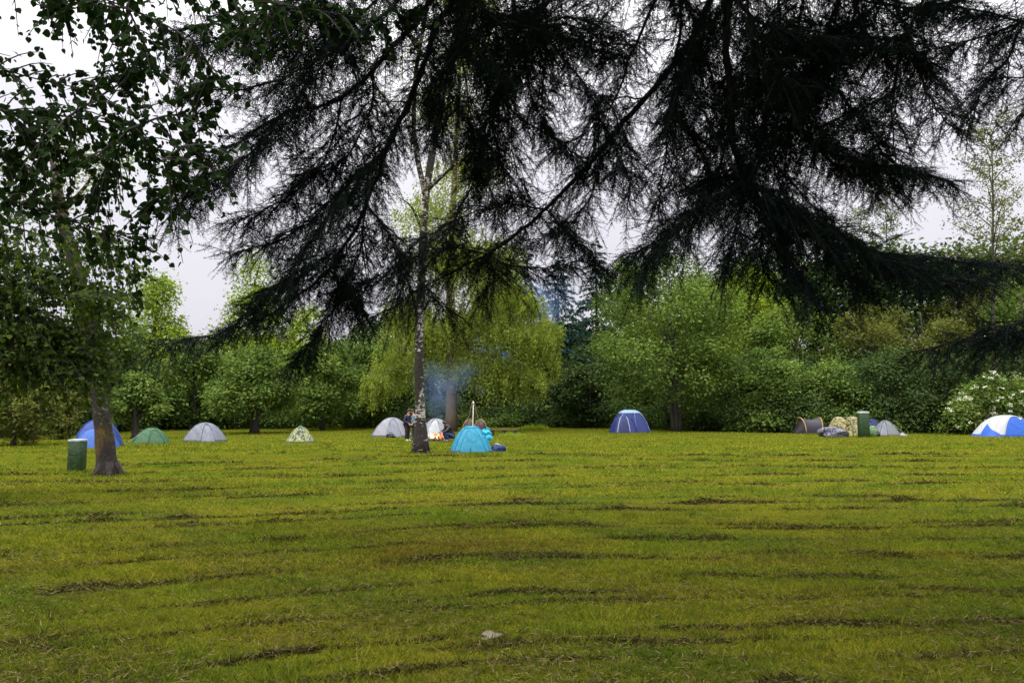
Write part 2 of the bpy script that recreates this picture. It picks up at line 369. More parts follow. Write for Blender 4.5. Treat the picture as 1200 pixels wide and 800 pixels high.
# loose cuttings all over the near meadow
n = 90000; D = 3.6 + 14 * r.rand(n) ** 1.8; X = (r.rand(n) - 0.5) * D * 1.5
kp = nz(X, D, 1.4) + 0.4 * r.randn(n) > 0.0; X, D = X[kp], D[kp]; n = len(X); az = r.rand(n) * 2 * PI
leaves(mb, np.stack([X, D, gz(X, D) + 0.02 + 0.02 * r.rand(n)], 1), np.stack([np.cos(az), np.sin(az), 0.3 * r.randn(n)], 1), r.randn(n, 3) + [0, 0, 1.5],
       0.04 + 0.06 * r.rand(n), 0.004 + 0.004 * r.rand(n), np.clip(0.62 + 0.3 * r.randn(n), 0, 1), 'tri')
o = mb.build('grass_cuttings', leaf_mat('dry_cuttings', (0.018, 0.022, 0.006), (0.060, 0.054, 0.016), (0.23, 0.18, 0.08), 0.15, 0.0), None, False, True); o['kind'] = 'stuff'  # darkest tint also paints in the shadow between the hay clumps

# ------------------------------------------------------------------ barks and leaves
BARK_DARK = bark_mat('dark_bark', (0.012, 0.01, 0.009), (0.03, 0.025, 0.02), (0.06, 0.05, 0.04), 0.3)
BARK_GREY = bark_mat('grey_bark', (0.018, 0.016, 0.012), (0.042, 0.036, 0.027), (0.09, 0.08, 0.06), 0.4)
BARK_TAN = bark_mat('tan_bark', (0.05, 0.037, 0.022), (0.11, 0.082, 0.052), (0.2, 0.16, 0.11), 0.5)
def patchy_bark(name, dark, mid, light, cover, sc_small, moss=None):
    m, nt, out = new_mat(name); tc = N(nt, 'ShaderNodeTexCoord')
    def no(sc3, det=6.0, dist=0.0, off=0.0):
        mp = N(nt, 'ShaderNodeMapping'); mp.inputs['Scale'].default_value = sc3; mp.inputs['Location'].default_value = (off, off, off); nt.links.new(tc.outputs['Object'], mp.inputs['Vector'])
        n = N(nt, 'ShaderNodeTexNoise', Scale=1.0, Detail=det, Roughness=.65, Distortion=dist); nt.links.new(mp.outputs[0], n.inputs['Vector']); return n.outputs[0]
    fine = no((14, 14, 9), 8); c = ramp(nt, [(.35, dark), (.62, mid)], fine)
    a_ = nt.nodes.new('ShaderNodeMath'); a_.operation = 'MULTIPLY_ADD'; nt.links.new(no((1.6, 1.6, .9), 2, 0, 4), a_.inputs[0]); a_.inputs[1].default_value = .75; nt.links.new(no(sc_small, 5, .5), a_.inputs[2])
    f = ramp(nt, [(cover, (0, 0, 0)), (cover + .035, (1, 1, 1))], (lambda q: (setattr(q, 'operation', 'SUBTRACT'), nt.links.new(a_.outputs[0], q.inputs[0]), setattr(q.inputs[1], 'default_value', .42), q.outputs[0])[-1])(nt.nodes.new('ShaderNodeMath')))
    def mix(f_, x, y):
        q = N(nt, 'ShaderNodeMix', data_type='RGBA'); nt.links.new(f_, q.inputs[0])
        for i, v in ((6, x), (7, y)):
            if isinstance(v, tuple): q.inputs[i].default_value = (*v, 1)
            else: nt.links.new(v, q.inputs[i])
        return q.outputs[2]
    if moss: c = mix(ramp(nt, [(.50, (0, 0, 0)), (.64, (1, 1, 1))], no((2.2, 2.2, 1.2), 6, 0, 9)), c, moss)
    c = mix(f, c, mix(fine, tuple(.6 * q for q in light), light))
    p = N(nt, 'ShaderNodeBsdfPrincipled', Roughness=.9); nt.links.new(c, p.inputs['Base Color'])
    bp = N(nt, 'ShaderNodeBump', Strength=1.0, Distance=.05); nt.links.new(fine, bp.inputs['Height']); nt.links.new(bp.outputs[0], p.inputs['Normal']); nt.links.new(p.outputs[0], out.inputs[0]); return m
BARK_BIRCH = patchy_bark('birch_bark', (0.005, 0.004, 0.003), (0.026, 0.018, 0.013), (0.46, 0.43, 0.38), .53, (5.0, 5.0, 11.0))
BARK_MOSS = patchy_bark('mossy_bark', (0.004, 0.003, 0.003), (0.024, 0.016, 0.010), (0.15, 0.12, 0.09), .58, (9, 9, 8), (0.075, 0.044, 0.005))
LF = {
 'bright': leaf_mat('bright_leaf', (0.085, 0.125, 0.012), (0.15, 0.205, 0.022), (0.24, 0.29, 0.036), 0.42, k=1.6),
 'yellow': leaf_mat('yellow_leaf', (0.075, 0.105, 0.016), (0.140, 0.178, 0.028), (0.22, 0.25, 0.045), 0.52, k=1.6),
 'mid': leaf_mat('mid_leaf', (0.040, 0.072, 0.014), (0.078, 0.124, 0.023), (0.145, 0.19, 0.038), 0.38, k=1.5),
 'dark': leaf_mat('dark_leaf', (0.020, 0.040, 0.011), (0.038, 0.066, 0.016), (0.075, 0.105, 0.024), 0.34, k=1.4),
 'olive': leaf_mat('olive_leaf', (0.055, 0.065, 0.014), (0.10, 0.115, 0.024), (0.16, 0.17, 0.04), 0.48, k=1.3),
 'blue': leaf_mat('blue_needle', (0.012, 0.036, 0.030), (0.022, 0.058, 0.048), (0.042, 0.090, 0.070), 0.2, k=1.1),
 'pale': leaf_mat('pale_leaf', (0.10, 0.14, 0.05), (0.15, 0.19, 0.07), (0.2, 0.24, 0.1), 0.5),
}

# ------------------------------------------------------------------ background trees
def sph(r, n): return unit(r.randn(n, 3))

def clump_leaves(mb, r, C, rc, n_tot, size, flat=0.7, droop=0.25, spread=0.12, inner=0.45):
    C = np.asarray(C); rc = np.asarray(rc); wgt = rc ** 2 / np.sum(rc ** 2)
    idx = r.choice(len(C), n_tot, p=wgt); d = sph(r, n_tot)
    fl = (d[:, 2] < -0.2) & (r.rand(n_tot) < 0.55); d[fl, 2] *= -1
    rad = rc[idx] * (inner + (1.06 - inner) * r.rand(n_tot) ** 0.6 + .5 * r.rand(n_tot) ** 9)
    P = C[idx] + d * rad[:, None] * [1, 1, flat]
    P += r.randn(n_tot, 3) * spread * rc[idx][:, None]
    Nn = unit(d * 0.6 + [0, 0, 0.85] + 0.5 * r.randn(n_tot, 3))
    A = unit(np.cross(Nn, r.randn(n_tot, 3)) + d * 0.5) - [0, 0, droop]
    ct = r.rand(len(C)); t = np.clip(0.28 + 0.42 * ct[idx] + 0.16 * r.randn(n_tot), 0, 1)
    L = size * (0.65 + 0.7 * r.rand(n_tot))
    leaves(mb, P, A, Nn, L, L * (0.5 + 0.3 * r.rand(n_tot)), t)

def trunk_tube(mb, P0, P1, r0, r1, r, wob=0.15, n=14, k=9, flare=1.5):
    t = np.linspace(0, 1, n); P = P0 + (P1 - P0) * t[:, None]
    ph = r.rand(2) * 6
    P[:, 0] += wob * np.sin(t * 5 + ph[0]) * t; P[:, 1] += wob * np.sin(t * 4 + ph[1]) * t
    rad = r0 + (r1 - r0) * t; rad *= 1 + (flare - 1) * np.exp(-t * 16)
    mb.tube(P, rad, k); return P

def broadleaf(name, label, px, D, top, hw, leaf='mid', bark=None, shape='round', base=0.22, n=9000, size=0.30, nc=34, tr=None, seed=1, group='trees around the field', crs=0.25, trunk_px=None, twin=False, cat='tree'):
    r = rs(seed); g0 = at(px, HOR, D); x, y = g0[0], D; z0 = float(gz(x, y))
    H = at(px, top, D)[2] - z0; Rw = hw / F * D
    t = thing(name, label, cat, (x, y, z0), group)
    if tr is None: tr = 0.018 * H + 0.05
    C = []; rc = []
    zb = base * H
    while len(C) < nc:
        u = r.rand()
        if shape == 'round': pr = math.sqrt(max(0, 1 - (1.9 * u - 0.9) ** 2)) ** 0.85
        elif shape == 'cone': pr = (1 - u) ** 0.75 * (0.5 + min(1, u * 6) * 0.5)
        elif shape == 'column': pr = (1 - u ** 3) * 0.8
        else: pr = 1 - 0.75 * u ** 1.5
        if r.rand() > pr + 0.1: continue
        cr = Rw * crs * (0.6 + 0.7 * r.rand())
        q = math.sqrt(r.rand()) ** 0.7 * max(0.05, (Rw * pr * (0.85 + 0.3 * r.rand()) - cr * 0.7)); a = r.rand() * 2 * PI
        cz = zb + (H - zb - cr * 0.6) * u + cr * 0.25
        C.append([x + q * math.cos(a), y + q * math.sin(a), z0 + cz]); rc.append(cr)
    C = np.array(C); rc = np.array(rc)
    mt = MB()
    if twin:
        for s in (-1, 1):
            trunk_tube(mt, np.array([x + s * 0.24, y + .1 * s, z0 - 0.05]), np.array([x + s * 1.2, y + s, z0 + H * 0.6]), tr * 0.75, tr * 0.3, r)
    P = trunk_tube(mt, np.array([x, y, z0 - 0.05]), np.array([x + 0.3 * r.randn(), y, z0 + H * 0.86]), tr, tr * 0.2, r)
    for i in r.choice(nc, min(nc, 16), replace=False):
        k = max(2, min(len(P) - 3, int((C[i][2] - z0) / (H * 0.86) * len(P) * 0.72)))
        S = P[k]; mid = S * 0.5 + C[i] * 0.5 + [0, 0, 0.06 * H * r.rand()]
        mt.tube(smooth_path([S, mid, C[i]], 8), np.linspace(tr * 0.32, tr * 0.06, 8), 5)
    mt.build('trunk', bark or BARK_GREY, t)
    mc = MB(); clump_leaves(mc, r, C, rc, n, size, spread=0.22)
    mc.build('crown', LF[leaf], t, False, True)
    return t

def spruce(name, label, px, D, top, hw, leaf='blue', n=9000, seed=1, group='trees around the field', base=0.06):
    r = rs(seed); x = at(px, HOR, D)[0]; y = D; z0 = float(gz(x, y)); H = at(px, top, D)[2] - z0; Rw = hw / F * D
    t = thing(name, label, 'tree', (x, y, z0), group); mt = MB()
    trunk_tube(mt, np.array([x, y, z0 - .05]), np.array([x, y, z0 + H * 0.99]), 0.013 * H + .06, 0.03, r, 0.05)
    nb = 170; u = np.linspace(0.0, 0.99, nb) + 0.012 * r.randn(nb); u = np.clip(u, 0, 0.995)
    a = np.arange(nb) * 2.4 + r.randn(nb) * 0.3; ln = Rw * (1 - u) ** 0.8 * (0.75 + 0.45 * r.rand(nb)) + 0.12
    k = r.choice(nb, n, p=(ln / ln.sum())); s = r.rand(n) ** 0.7
    lat = (r.rand(n) - 0.5) * 0.55 * ln[k] * (1.1 - s * 0.8)
    ca, sa = np.cos(a[k]), np.sin(a[k]); q = s * ln[k]
    z = z0 + H * (base + (1 - base) * u[k]) - 0.30 * q * s + 0.1 * q - 0.25 * r.rand(n) * ln[k] * 0.35
    P = np.stack([x + q * ca - lat * sa, y + q * sa + lat * ca, z], 1)
    A = np.stack([ca + 0.5 * r.randn(n), sa + 0.5 * r.randn(n), -0.55 + 0.3 * r.randn(n)], 1)
    L = 0.42 * (0.6 + 0.7 * r.rand(n))
    mt.build('trunk', BARK_DARK, t)
    mc = MB(); leaves(mc, P, A, r.randn(n, 3) * 0.5 + [0, 0, 1], L, L * 0.36, np.clip(0.2 + 0.5 * s + 0.15 * r.randn(n), 0, 1)); mc.build('crown', LF[leaf], t, False, True)
    return t

def sparse(name, label, px, D, top, hw, leaf='olive', seed=1, n=2600, size=0.2, group='thin sparse trees', bark=None, tr=0.16, base=0.35):
    r = rs(seed); x = at(px, HOR, D)[0]; y = D; z0 = float(gz(x, y)); H = at(px, top, D)[2] - z0; Rw = hw / F * D
    t = thing(name, label, 'tree', (x, y, z0), group); mt = MB(); mc = MB()
    P = trunk_tube(mt, np.array([x, y, z0 - .05]), np.array([x + 0.6, y, z0 + H * 0.97]), tr, 0.03, r, 0.25, 20, 7)
    tips = []
    for i in range(34):
        u = base + (1 - base) * (i + r.rand()) / 34; S = P[min(19, int(u * 20))]
        ln = Rw * (1.15 - 0.75 * (u - base) / (1 - base)) * (0.5 + 0.7 * r.rand()); a = i * 2.4 + r.rand()
        d = np.array([math.cos(a), math.sin(a), 0.55 + 0.4 * r.rand()])
        E = S + d * ln; pth = smooth_path([S, S + d * ln * 0.5 + [0, 0, 0.1 * ln], E], 8)
        mt.tube(pth, np.linspace(tr * 0.25, 0.012, 8), 4)
        for j in range(2, 8):
            for q in range(2):
                dd = unit(d * 0.6 + r.randn(3) * 0.6); e2 = pth[j] + dd * ln * 0.35 * r.rand()
                mt.tube(np.array([pth[j], (pth[j] + e2) / 2 + [0, 0, .04], e2]), [0.018, 0.012, 0.006], 3); tips.append(e2); tips.append((e2 + pth[j]) / 2)
    tips = np.array(tips); k = r.choice(len(tips), n); Q = tips[k] + r.randn(n, 3) * 0.30
    L = size * (0.6 + 0.7 * r.rand(n)); leaves(mc, Q, r.randn(n, 3) - [0, 0, .5], r.randn(n, 3) + [0, 0, .6], L, L * .6, np.clip(0.5 + 0.25 * r.randn(n), 0, 1))
    mt.build('trunk', bark or BARK_GREY, t); mc.build('crown', LF[leaf], t, False, True); return t

B = broadleaf
# field edge on the grey-tent side
B('ash_tree', 'tall bright green tree right above the green tent, against the white sky', 180, 80, 312, 62, 'bright', None, 'cone', 0.12, 15000, 0.34, 60, seed=11, crs=.3)
B('ash_tree', 'tall yellowish tree with a pointed top, between the white sky gap and the dark fir', 296, 86, 300, 66, 'bright', None, 'cone', 0.12, 15000, 0.36, 60, seed=12, crs=.3)
B('maple_tree', 'small spreading tree with a bare dark trunk between the grey tent and the camouflage tent', 299, 57, 405, 66, 'mid', BARK_DARK, 'dome', 0.26, 15000, 0.24, 52, 0.3, seed=13)
B('maple_tree', 'low bushy tree whose dark trunk stands right behind the green tent', 160, 46, 440, 40, 'mid', BARK_DARK, 'dome', 0.34, 9000, 0.2, 32, 0.2, seed=14)
B('woodland_tree', 'mid green tree standing behind the grey tent', 228, 68, 396, 55, 'mid', None, 'round', 0.08, 13000, 0.28, 48, seed=15)
B('woodland_tree', 'leafy tree reaching low behind the camouflage tent', 378, 68, 404, 55, 'mid', None, 'round', 0.08, 13000, 0.28, 48, seed=16)
B('woodland_tree', 'taller tree half hidden by the lowest fir branch, behind the camouflage tent', 345, 84, 352, 46, 'bright', None, 'round', 0.1, 9000, 0.34, 34, seed=17)
B('woodland_tree', 'dark tree behind the first grey dome tent by the birch', 425, 76, 384, 57, 'mid', None, 'round', 0.06, 9000, 0.32, 34, seed=18)
B('woodland_tree', 'tree behind the blue tent and the mossy trunk', 108, 62, 352, 57, 'mid', None, 'round', 0.1, 9000, 0.3, 34, seed=19)
B('woodland_tree', 'dark tree behind the green litter bin beside the mossy trunk', 55, 52, 372, 50, 'dark', None, 'round', 0.06, 9000, 0.26, 34, seed=20)
B('woodland_tree', 'tree at the left edge of the picture, behind the overhanging lime leaves', 0, 46, 330, 55, 'mid', None, 'round', 0.06, 9000, 0.26, 34, seed=21)
B('woodland_tree', 'darker tree in the gap between the two pointed bright trees', 245, 92, 380, 52, 'mid', None, 'round', 0.06, 8000, 0.36, 30, seed=22)
B('hazel_bush', 'olive leafy bush low at the left edge of the meadow behind the litter bin', 18, 37, 428, 52, 'olive', None, 'round', 0.03, 9000, 0.17, 34, seed=50, cat='bush')
B('hazel_bush', 'olive bush between the litter bin and the blue tent, in the shade', 72, 44, 450, 34, 'olive', None, 'round', 0.03, 6000, 0.17, 26, seed=54, cat='bush')
# behind the camp fire
B('woodland_tree', 'dark tree behind the white-spotted birch trunk', 470, 84, 370, 55, 'dark', None, 'round', 0.05, 9000, 0.34, 34, seed=23)
B('woodland_tree', 'dark tree in the smoke behind the tripod', 585, 86, 340, 55, 'dark', None, 'round', 0.05, 9000, 0.34, 34, seed=24)
spruce('spruce_tree', 'blue green spruce just beside the yellow birch crown, in the smoke', 655, 84, 292, 56, 'blue', 14000, 31)
spruce('spruce_tree', 'blue green spruce between the yellow birch and the big round tree', 700, 88, 280, 56, 'blue', 14000, 32)
spruce('spruce_tree', 'spruce showing behind the top of the yellow birch crown', 618, 92, 284, 52, 'blue', 12000, 33)
B('woodland_tree', 'dark low tree behind the big blue dome tent', 690, 76, 395, 45, 'dark', None, 'round', 0.04, 9000, 0.3, 32, seed=25)
B('linden_tree', 'big round mid green tree with twin bare trunks beside the big blue dome tent', 792, 63, 300, 92, 'mid', BARK_GREY, 'round', 0.10, 30000, 0.26, 80, 0.2, seed=26, crs=0.22, twin=True)
B('woodland_tree', 'bright green tree filling the gap beyond the twin-trunked tree, beside it', 880, 76, 312, 56, 'bright', None, 'round', 0.05, 12000, 0.3, 44, seed=27)
B('woodland_tree', 'tree behind the black pop-up tent with tan hoops', 935, 72, 352, 58, 'mid', None, 'round', 0.03, 12000, 0.3, 44, seed=28)
B('woodland_tree', 'leafy tree peeping out between the spruces and the twin-trunked tree', 738, 84, 300, 46, 'mid', None, 'round', 0.05, 9000, 0.32, 34, seed=29)
spruce('larch_tree', 'pale narrow conifer spire rising behind the sandy camouflage tent', 984, 88, 286, 24, 'olive', 6000, 34)
B('willow_tree', 'feathery olive tree behind the sandy camouflage tent', 1022, 70, 362, 56, 'olive', None, 'round', 0.05, 13000, 0.26, 44, seed=30)
B('willow_tree', 'feathery olive tree behind the small grey tent with the bin', 1085, 72, 345, 56, 'olive', None, 'round', 0.05, 13000, 0.26, 44, seed=41)
B('woodland_tree', 'light green tree above the white-flowered bush', 1142, 76, 325, 56, 'olive', None, 'round', 0.05, 12000, 0.3, 40, seed=42)
B('woodland_tree', 'green tree at the right edge of the picture behind the blue and white tent', 1205, 70, 318, 58, 'mid', None, 'round', 0.05, 12000, 0.3, 40, seed=43)
B('woodland_tree', 'dark leafy tree close behind the bin with the small grey tent', 1050, 60, 415, 60, 'dark', None, 'round', 0.02, 10000, 0.24, 36, seed=44)
B('woodland_tree', 'deep green tree close behind the white-flowered bush', 1130, 60, 410, 55, 'dark', None, 'round', 0.02, 10000, 0.24, 36, seed=45)
B('woodland_tree', 'fresh green low tree beside the black pop-up tent', 905, 61, 408, 44, 'mid', None, 'round', 0.02, 10000, 0.24, 36, seed=46)
B('woodland_tree', 'low tree between the black pop-up tent and the sandy camouflage tent, close behind', 975, 61, 425, 44, 'mid', None, 'round', 0.02, 9000, 0.24, 34, seed=47)
B('woodland_tree', 'tall tree standing far behind between the pale conifer spire and the black pop-up tent', 955, 94, 318, 62, 'mid', None, 'round', 0.04, 13000, 0.36, 48, seed=48)
B('woodland_tree', 'tall far tree behind the feathery olive trees on the bin side', 1062, 95, 318, 66, 'mid', None, 'round', 0.04, 13000, 0.36, 48, seed=49)
sparse('alder_tree', 'thin tree with sparse leaves and a bare stem against the sky, by the right edge', 1168, 62, 150, 62, 'olive', 51, 5600, 0.2, tr=.2, base=0.42)
sparse('alder_tree', 'slender bare-stemmed tree against the sky above the sandy camouflage tent', 1042, 86, 225, 40, 'pale', 52, 3600, 0.24)
sparse('alder_tree', 'slimmest pale stem beside the narrow conifer spire', 1012, 90, 245, 30, 'pale', 53, 2600, 0.24)

# undergrowth and the wood behind: masses nobody could count
def mass(name, pts, n, size, leaf, seed, hr, rr, nc):
    r = rs(seed); pts = np.array(pts, float); P = smooth_path(pts, 200); C = []; q = []
    for i in range(nc):
        p = P[r.randint(200)]; h = hr[0] + (hr[1] - hr[0]) * r.rand() ** 1.4; cr = rr[0] + (rr[1] - rr[0]) * r.rand()
        C.append([p[0] + r.randn() * 0.8, p[1] + abs(r.randn()) * 2.0, max(cr * 0.35, h)]); q.append(cr)
    mb = MB(); clump_leaves(mb, r, C, q, n, size, 0.8, 0.2, 0.25); o = mb.build(name, LF[leaf], None, False, True); o['kind'] = 'stuff'; return o
edge = [at(-120, HOR, 42), at(0, HOR, 50), at(120, HOR, 62), at(250, HOR, 70), at(430, HOR, 76), at(600, HOR, 80), at(700, HOR, 76), at(800, HOR, 68), at(900, HOR, 60), at(1050, HOR, 58), at(1200, HOR, 56), at(1330, HOR, 54)]
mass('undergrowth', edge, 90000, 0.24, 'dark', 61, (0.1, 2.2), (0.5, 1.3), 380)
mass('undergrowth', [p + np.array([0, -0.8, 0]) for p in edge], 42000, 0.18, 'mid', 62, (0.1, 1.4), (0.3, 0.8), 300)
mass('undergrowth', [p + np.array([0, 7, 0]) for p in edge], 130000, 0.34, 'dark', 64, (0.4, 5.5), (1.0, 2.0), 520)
back_edge = [p * np.array([1.45, 1.35, 0]) for p in edge]
r_ = rs(63)
def backwood():
    P = smooth_path(back_edge, 300); C = []; q = []
    for i in range(1100):
        k = r_.randint(300); fr = P[k][0] / P[k][1]; cap = 7.0 if fr < -0.2 else 12 if fr < 0.15 else 17
        C.append([P[k][0] + r_.randn() * 2, P[k][1] + abs(r_.randn()) * 4, 0.5 + cap * r_.rand()]); q.append(1.6 + 1.6 * r_.rand())
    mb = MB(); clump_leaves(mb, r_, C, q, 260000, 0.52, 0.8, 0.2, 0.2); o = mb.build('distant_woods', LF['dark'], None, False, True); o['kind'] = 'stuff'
backwood()

# white flowered elder bush
def elder():
    r = rs(71); g0 = ground(1150, 510); g0[1] = 55; g0[0] = at(1150, HOR, 55)[0]
    t = thing('elder_bush', 'bush covered with white flower heads behind the blue and white tent', 'bush', g0)
    S = 55 / F; C = []; q = []
    for (px, py, rp) in [(1150, 470, 26), (1130, 485, 20), (1170, 478, 22), (1185, 462, 22), (1160, 452, 16), (1200, 480, 22), (1145, 495, 18)]:
        p = at(px, py, 55 + r.randn() * 0.5); C.append(p); q.append(rp * S * .86)
    mt = MB()
    for c in C: mt.tube(smooth_path([g0 + [0, 0, -.05], (g0 + c) / 2 + [0, .2, .2], c], 8), np.linspace(.06, .015, 8), 5)
    mt.build('trunk', BARK_GREY, t)
    mc = MB(); clump_leaves(mc, r, C, q, 11000, 0.2, 0.95, .2, .15); mc.build('crown', LF['mid'], t, False, True)
    mf = MB(); n = 115; k = r.choice(len(C), n); d = sph(r, n); d[:, 1] = -np.abs(d[:, 1]); d = unit(d + [0, 0, .2])
    FP = np.array(C)[k] + d * np.array(q)[k][:, None] * 1.2
    for p, dd in zip(FP, d):
        m_ = 12; pos = p + r.randn(m_, 3) * 0.085 * [1, 1, .5]
        leaves(mf, pos, r.randn(m_, 3), np.tile(dd + [0, 0, .6], (m_, 1)) + .3 * r.randn(m_, 3), np.full(m_, .10), np.full(m_, .09), .5)
    mf.build('flowers', leaf_mat('elder_flower', (.55, .55, .4), (.7, .7, .55), (.8, .8, .7), .2), t, False, True)
elder()

# ------------------------------------------------------------------ weeping yellow birch behind the fire
def weeping():
    r = rs(81); D = 63; g0 = np.array([at(529, HOR, D)[0], D, 0.0]); S = D / F
    t = thing('weeping_birch', 'tall yellow green weeping birch with a thick pale trunk behind the camp fire', 'tree', g0)
    mt = MB()
    P = smooth_path([g0 - [0, 0, .1], at(529, 440, D), at(528, 330, D), at(533, 200, D), at(540, 60, D), at(545, -70, D)], 30)
    rad = np.interp(np.linspace(0, 1, 30), [0, .04, .2, .35, .6, 1], [.62, .47, .42, .30, .18, .06]); mt.tube(P, rad, 10)
    lobes = [(606, 395, 40), (628, 415, 28), (590, 350, 40), (560, 380, 50), (545, 430, 30), (500, 395, 50), (464, 432, 30), (440, 452, 18), (620, 445, 20), (590, 440, 26), (480, 370, 35),
             (530, 310, 54), (575, 310, 40), (510, 255, 50), (552, 200, 46), (520, 130, 46), (552, 70, 44), (545, 0, 44), (535, -50, 40), (642, 388, 18), (612, 360, 26), (570, 430, 22), (640, 430, 14)]
    mc = MB()
    for (px, py, rp) in lobes:
        c = at(px, py, D + r.randn() * 1.6); rr = rp * S; k = int(np.clip(np.argmin(np.abs(P[:, 2] - (c[2] - 2.2 * rr - .5))), 5, 27))
        mt.tube(smooth_path([P[k], (P[k] + c) / 2 + [0, 0, .5], c + [0, 0, rr * .4]], 10), np.linspace(.09, .02, 10), 5)
        ns = int(11 * rp * (1.0 if py > 290 else 0.6)); d = sph(r, ns); d[:, 2] = np.abs(d[:, 2]) * .9 - .1
        st = c + d * rr * (0.3 + .75 * r.rand(ns, 1) + .35 * r.rand(ns, 1) ** 5) + r.randn(ns, 3) * .22; ln = (0.3 + 2.2 * r.rand(ns) ** 1.6) * (rr / 3 + .4)
        m_ = 18; u = np.linspace(0, 1, m_)
        drift = r.randn(ns, 2) * .15
        Q = np.repeat(st, m_, 0); uu = np.tile(u, ns); Q[:, 2] -= uu * np.repeat(ln, m_); Q[:, 0] += uu * np.repeat(drift[:, 0], m_); Q += r.randn(len(Q), 3) * .1
        L = .19 * (.6 + .7 * r.rand(len(Q))); tt = np.repeat(np.clip(.5 + .22 * r.randn(ns), 0, 1), m_)
        leaves(mc, Q, r.randn(len(Q), 3) * .6 - [0, 0, .9], r.randn(len(Q), 3) + [0, 0, .4], L, L * .6, np.clip(tt + .12 * r.randn(len(Q)), 0, 1))
    mt.build('trunk', BARK_TAN, t); mc.build('crown', LF['yellow'], t, False, True)
weeping()

# ------------------------------------------------------------------ mid-ground trunks
def birch():
    r = rs(91); D = 29.2; g0 = ground(493, 531); D = g0[1]
    t = thing('birch_tree', 'dark birch trunk with white bark patches beside the turquoise tent', 'tree', g0)
    mt = MB(); P = smooth_path([g0 - [0, 0, .1], at(493, 500, D), at(491, 440, D), at(492, 380, D), at(495, 300, D), at(498, 240, D), at(508, 170, D), at(522, 90, D), at(543, 0, D), at(560, -80, D), at(570, -200, D)], 46)
    rad = np.interp(np.linspace(0, 1, 46), [0, .02, .05, .12, .3, .7, 1], [.40, .29, .205, .17, .155, .125, .06])
    rad = rad * (1 + .05 * np.sin(np.arange(46) * 1.3)); mt.tube(P, rad, 14)
    for a in range(6):
        an = a * 1.05 + .3; d = np.array([math.cos(an), math.sin(an), 0]); mt.tube(np.array([g0 + [0, 0, .28] + d * .14, g0 + d * .30 + [0, 0, .05], g0 + d * (.42 + .2 * (a % 3)) - [0, 0, .05]]), [.11, .07, .03], 6)
    mt.tube(smooth_path([at(499, 232, D), at(486, 165, D - .4), at(487, 90, D - .8), at(500, 10, D - 1), at(508, -90, D - 1.2)], 20), np.linspace(.12, .05, 20), 8)
    mc = MB()
    for i, (px, py) in enumerate([(470, 60), (440, 120), (560, 120), (580, 40), (450, 0), (600, -40), (480, -80), (540, -160), (530, 210), (465, 230), (515, -10), (590, 170)]):
        c = at(px, py, D + r.randn() * 1.5); k = int(np.clip(np.argmin(np.abs(P[:, 2] - (c[2] - 1.0))), 8, 44)); pth = smooth_path([P[k], (P[k] + c) / 2 + [0, 0, .4], c], 12)
        mt.tube(pth, np.linspace(.07, .015, 12), 5)
        n = 260; Q = pth[r.randint(4, 12, n)] + r.randn(n, 3) * [.5, .5, .35]; Q[:, 2] -= np.abs(r.randn(n)) * .5
        L = .09 * (.6 + .7 * r.rand(n)); leaves(mc, Q, r.randn(n, 3) - [0, 0, .8], r.randn(n, 3) + [0, 0, .5], L, L * .7, np.clip(.5 + .25 * r.randn(n), 0, 1))
    mt.build('trunk', BARK_BIRCH, t); mc.build('crown', LF['yellow'], t, False, True)
birch()
def mossy():
    r = rs(92); g0 = ground(127, 555); D = g0[1]
    t = thing('mossy_tree', 'thick leaning brown trunk with orange moss beside the green litter bin', 'tree', g0)
    mt = MB(); P = smooth_path([g0 - [0, 0, .1], at(124, 530, D), at(120, 490, D), at(116, 455, D), at(104, 390, D), at(88, 310, D), at(72, 250, D), at(66, 215, D), at(66, 195, D)], 44)
    rad = np.interp(np.linspace(0, 1, 44), [0, .03, .08, .2, .5, .8, 1], [.34, .275, .24, .21, .19, .16, .14]); rad = rad * (1 + .04 * np.sin(np.arange(44) * 1.7)); mt.tube(P, rad, 14)
    for a in range(6):
        an = a * 1.05; d = np.array([math.cos(an), math.sin(an), 0]); mt.tube(np.array([g0 + [0, 0, .3] + d * .16, g0 + d * .32 + [0, 0, .06], g0 + d * (.44 + .2 * (a % 3)) - [0, 0, .05]]), [.13, .08, .03], 6)
    mc = MB()
    for pts in ([(66, 205), (85, 190), (120, 183), (150, 185)], [(66, 205), (45, 200), (20, 198), (-10, 190)], [(72, 250), (95, 225), (110, 200)], [(66, 200), (60, 180), (75, 160)], [(72, 250), (40, 235), (10, 240)]):
        pth = smooth_path([at(a, b, D + .6 * i * r.randn()) for i, (a, b) in enumerate(pts)], 14); mt.tube(pth, np.linspace(.075, .012, 14), 6)
        n = 650; Q = pth[r.randint(3, 14, n)] + r.randn(n, 3) * [.38, .4, .26]
        L = .085 * (.6 + .7 * r.rand(n)); leaves(mc, Q, r.randn(n, 3), r.randn(n, 3) + [0, 0, .6], L, L * .7, np.clip(.5 + .25 * r.randn(n), 0, 1))
    mt.build('trunk', BARK_MOSS, t); mc.build('crown', LF['pale'], t, False, True)
mossy()

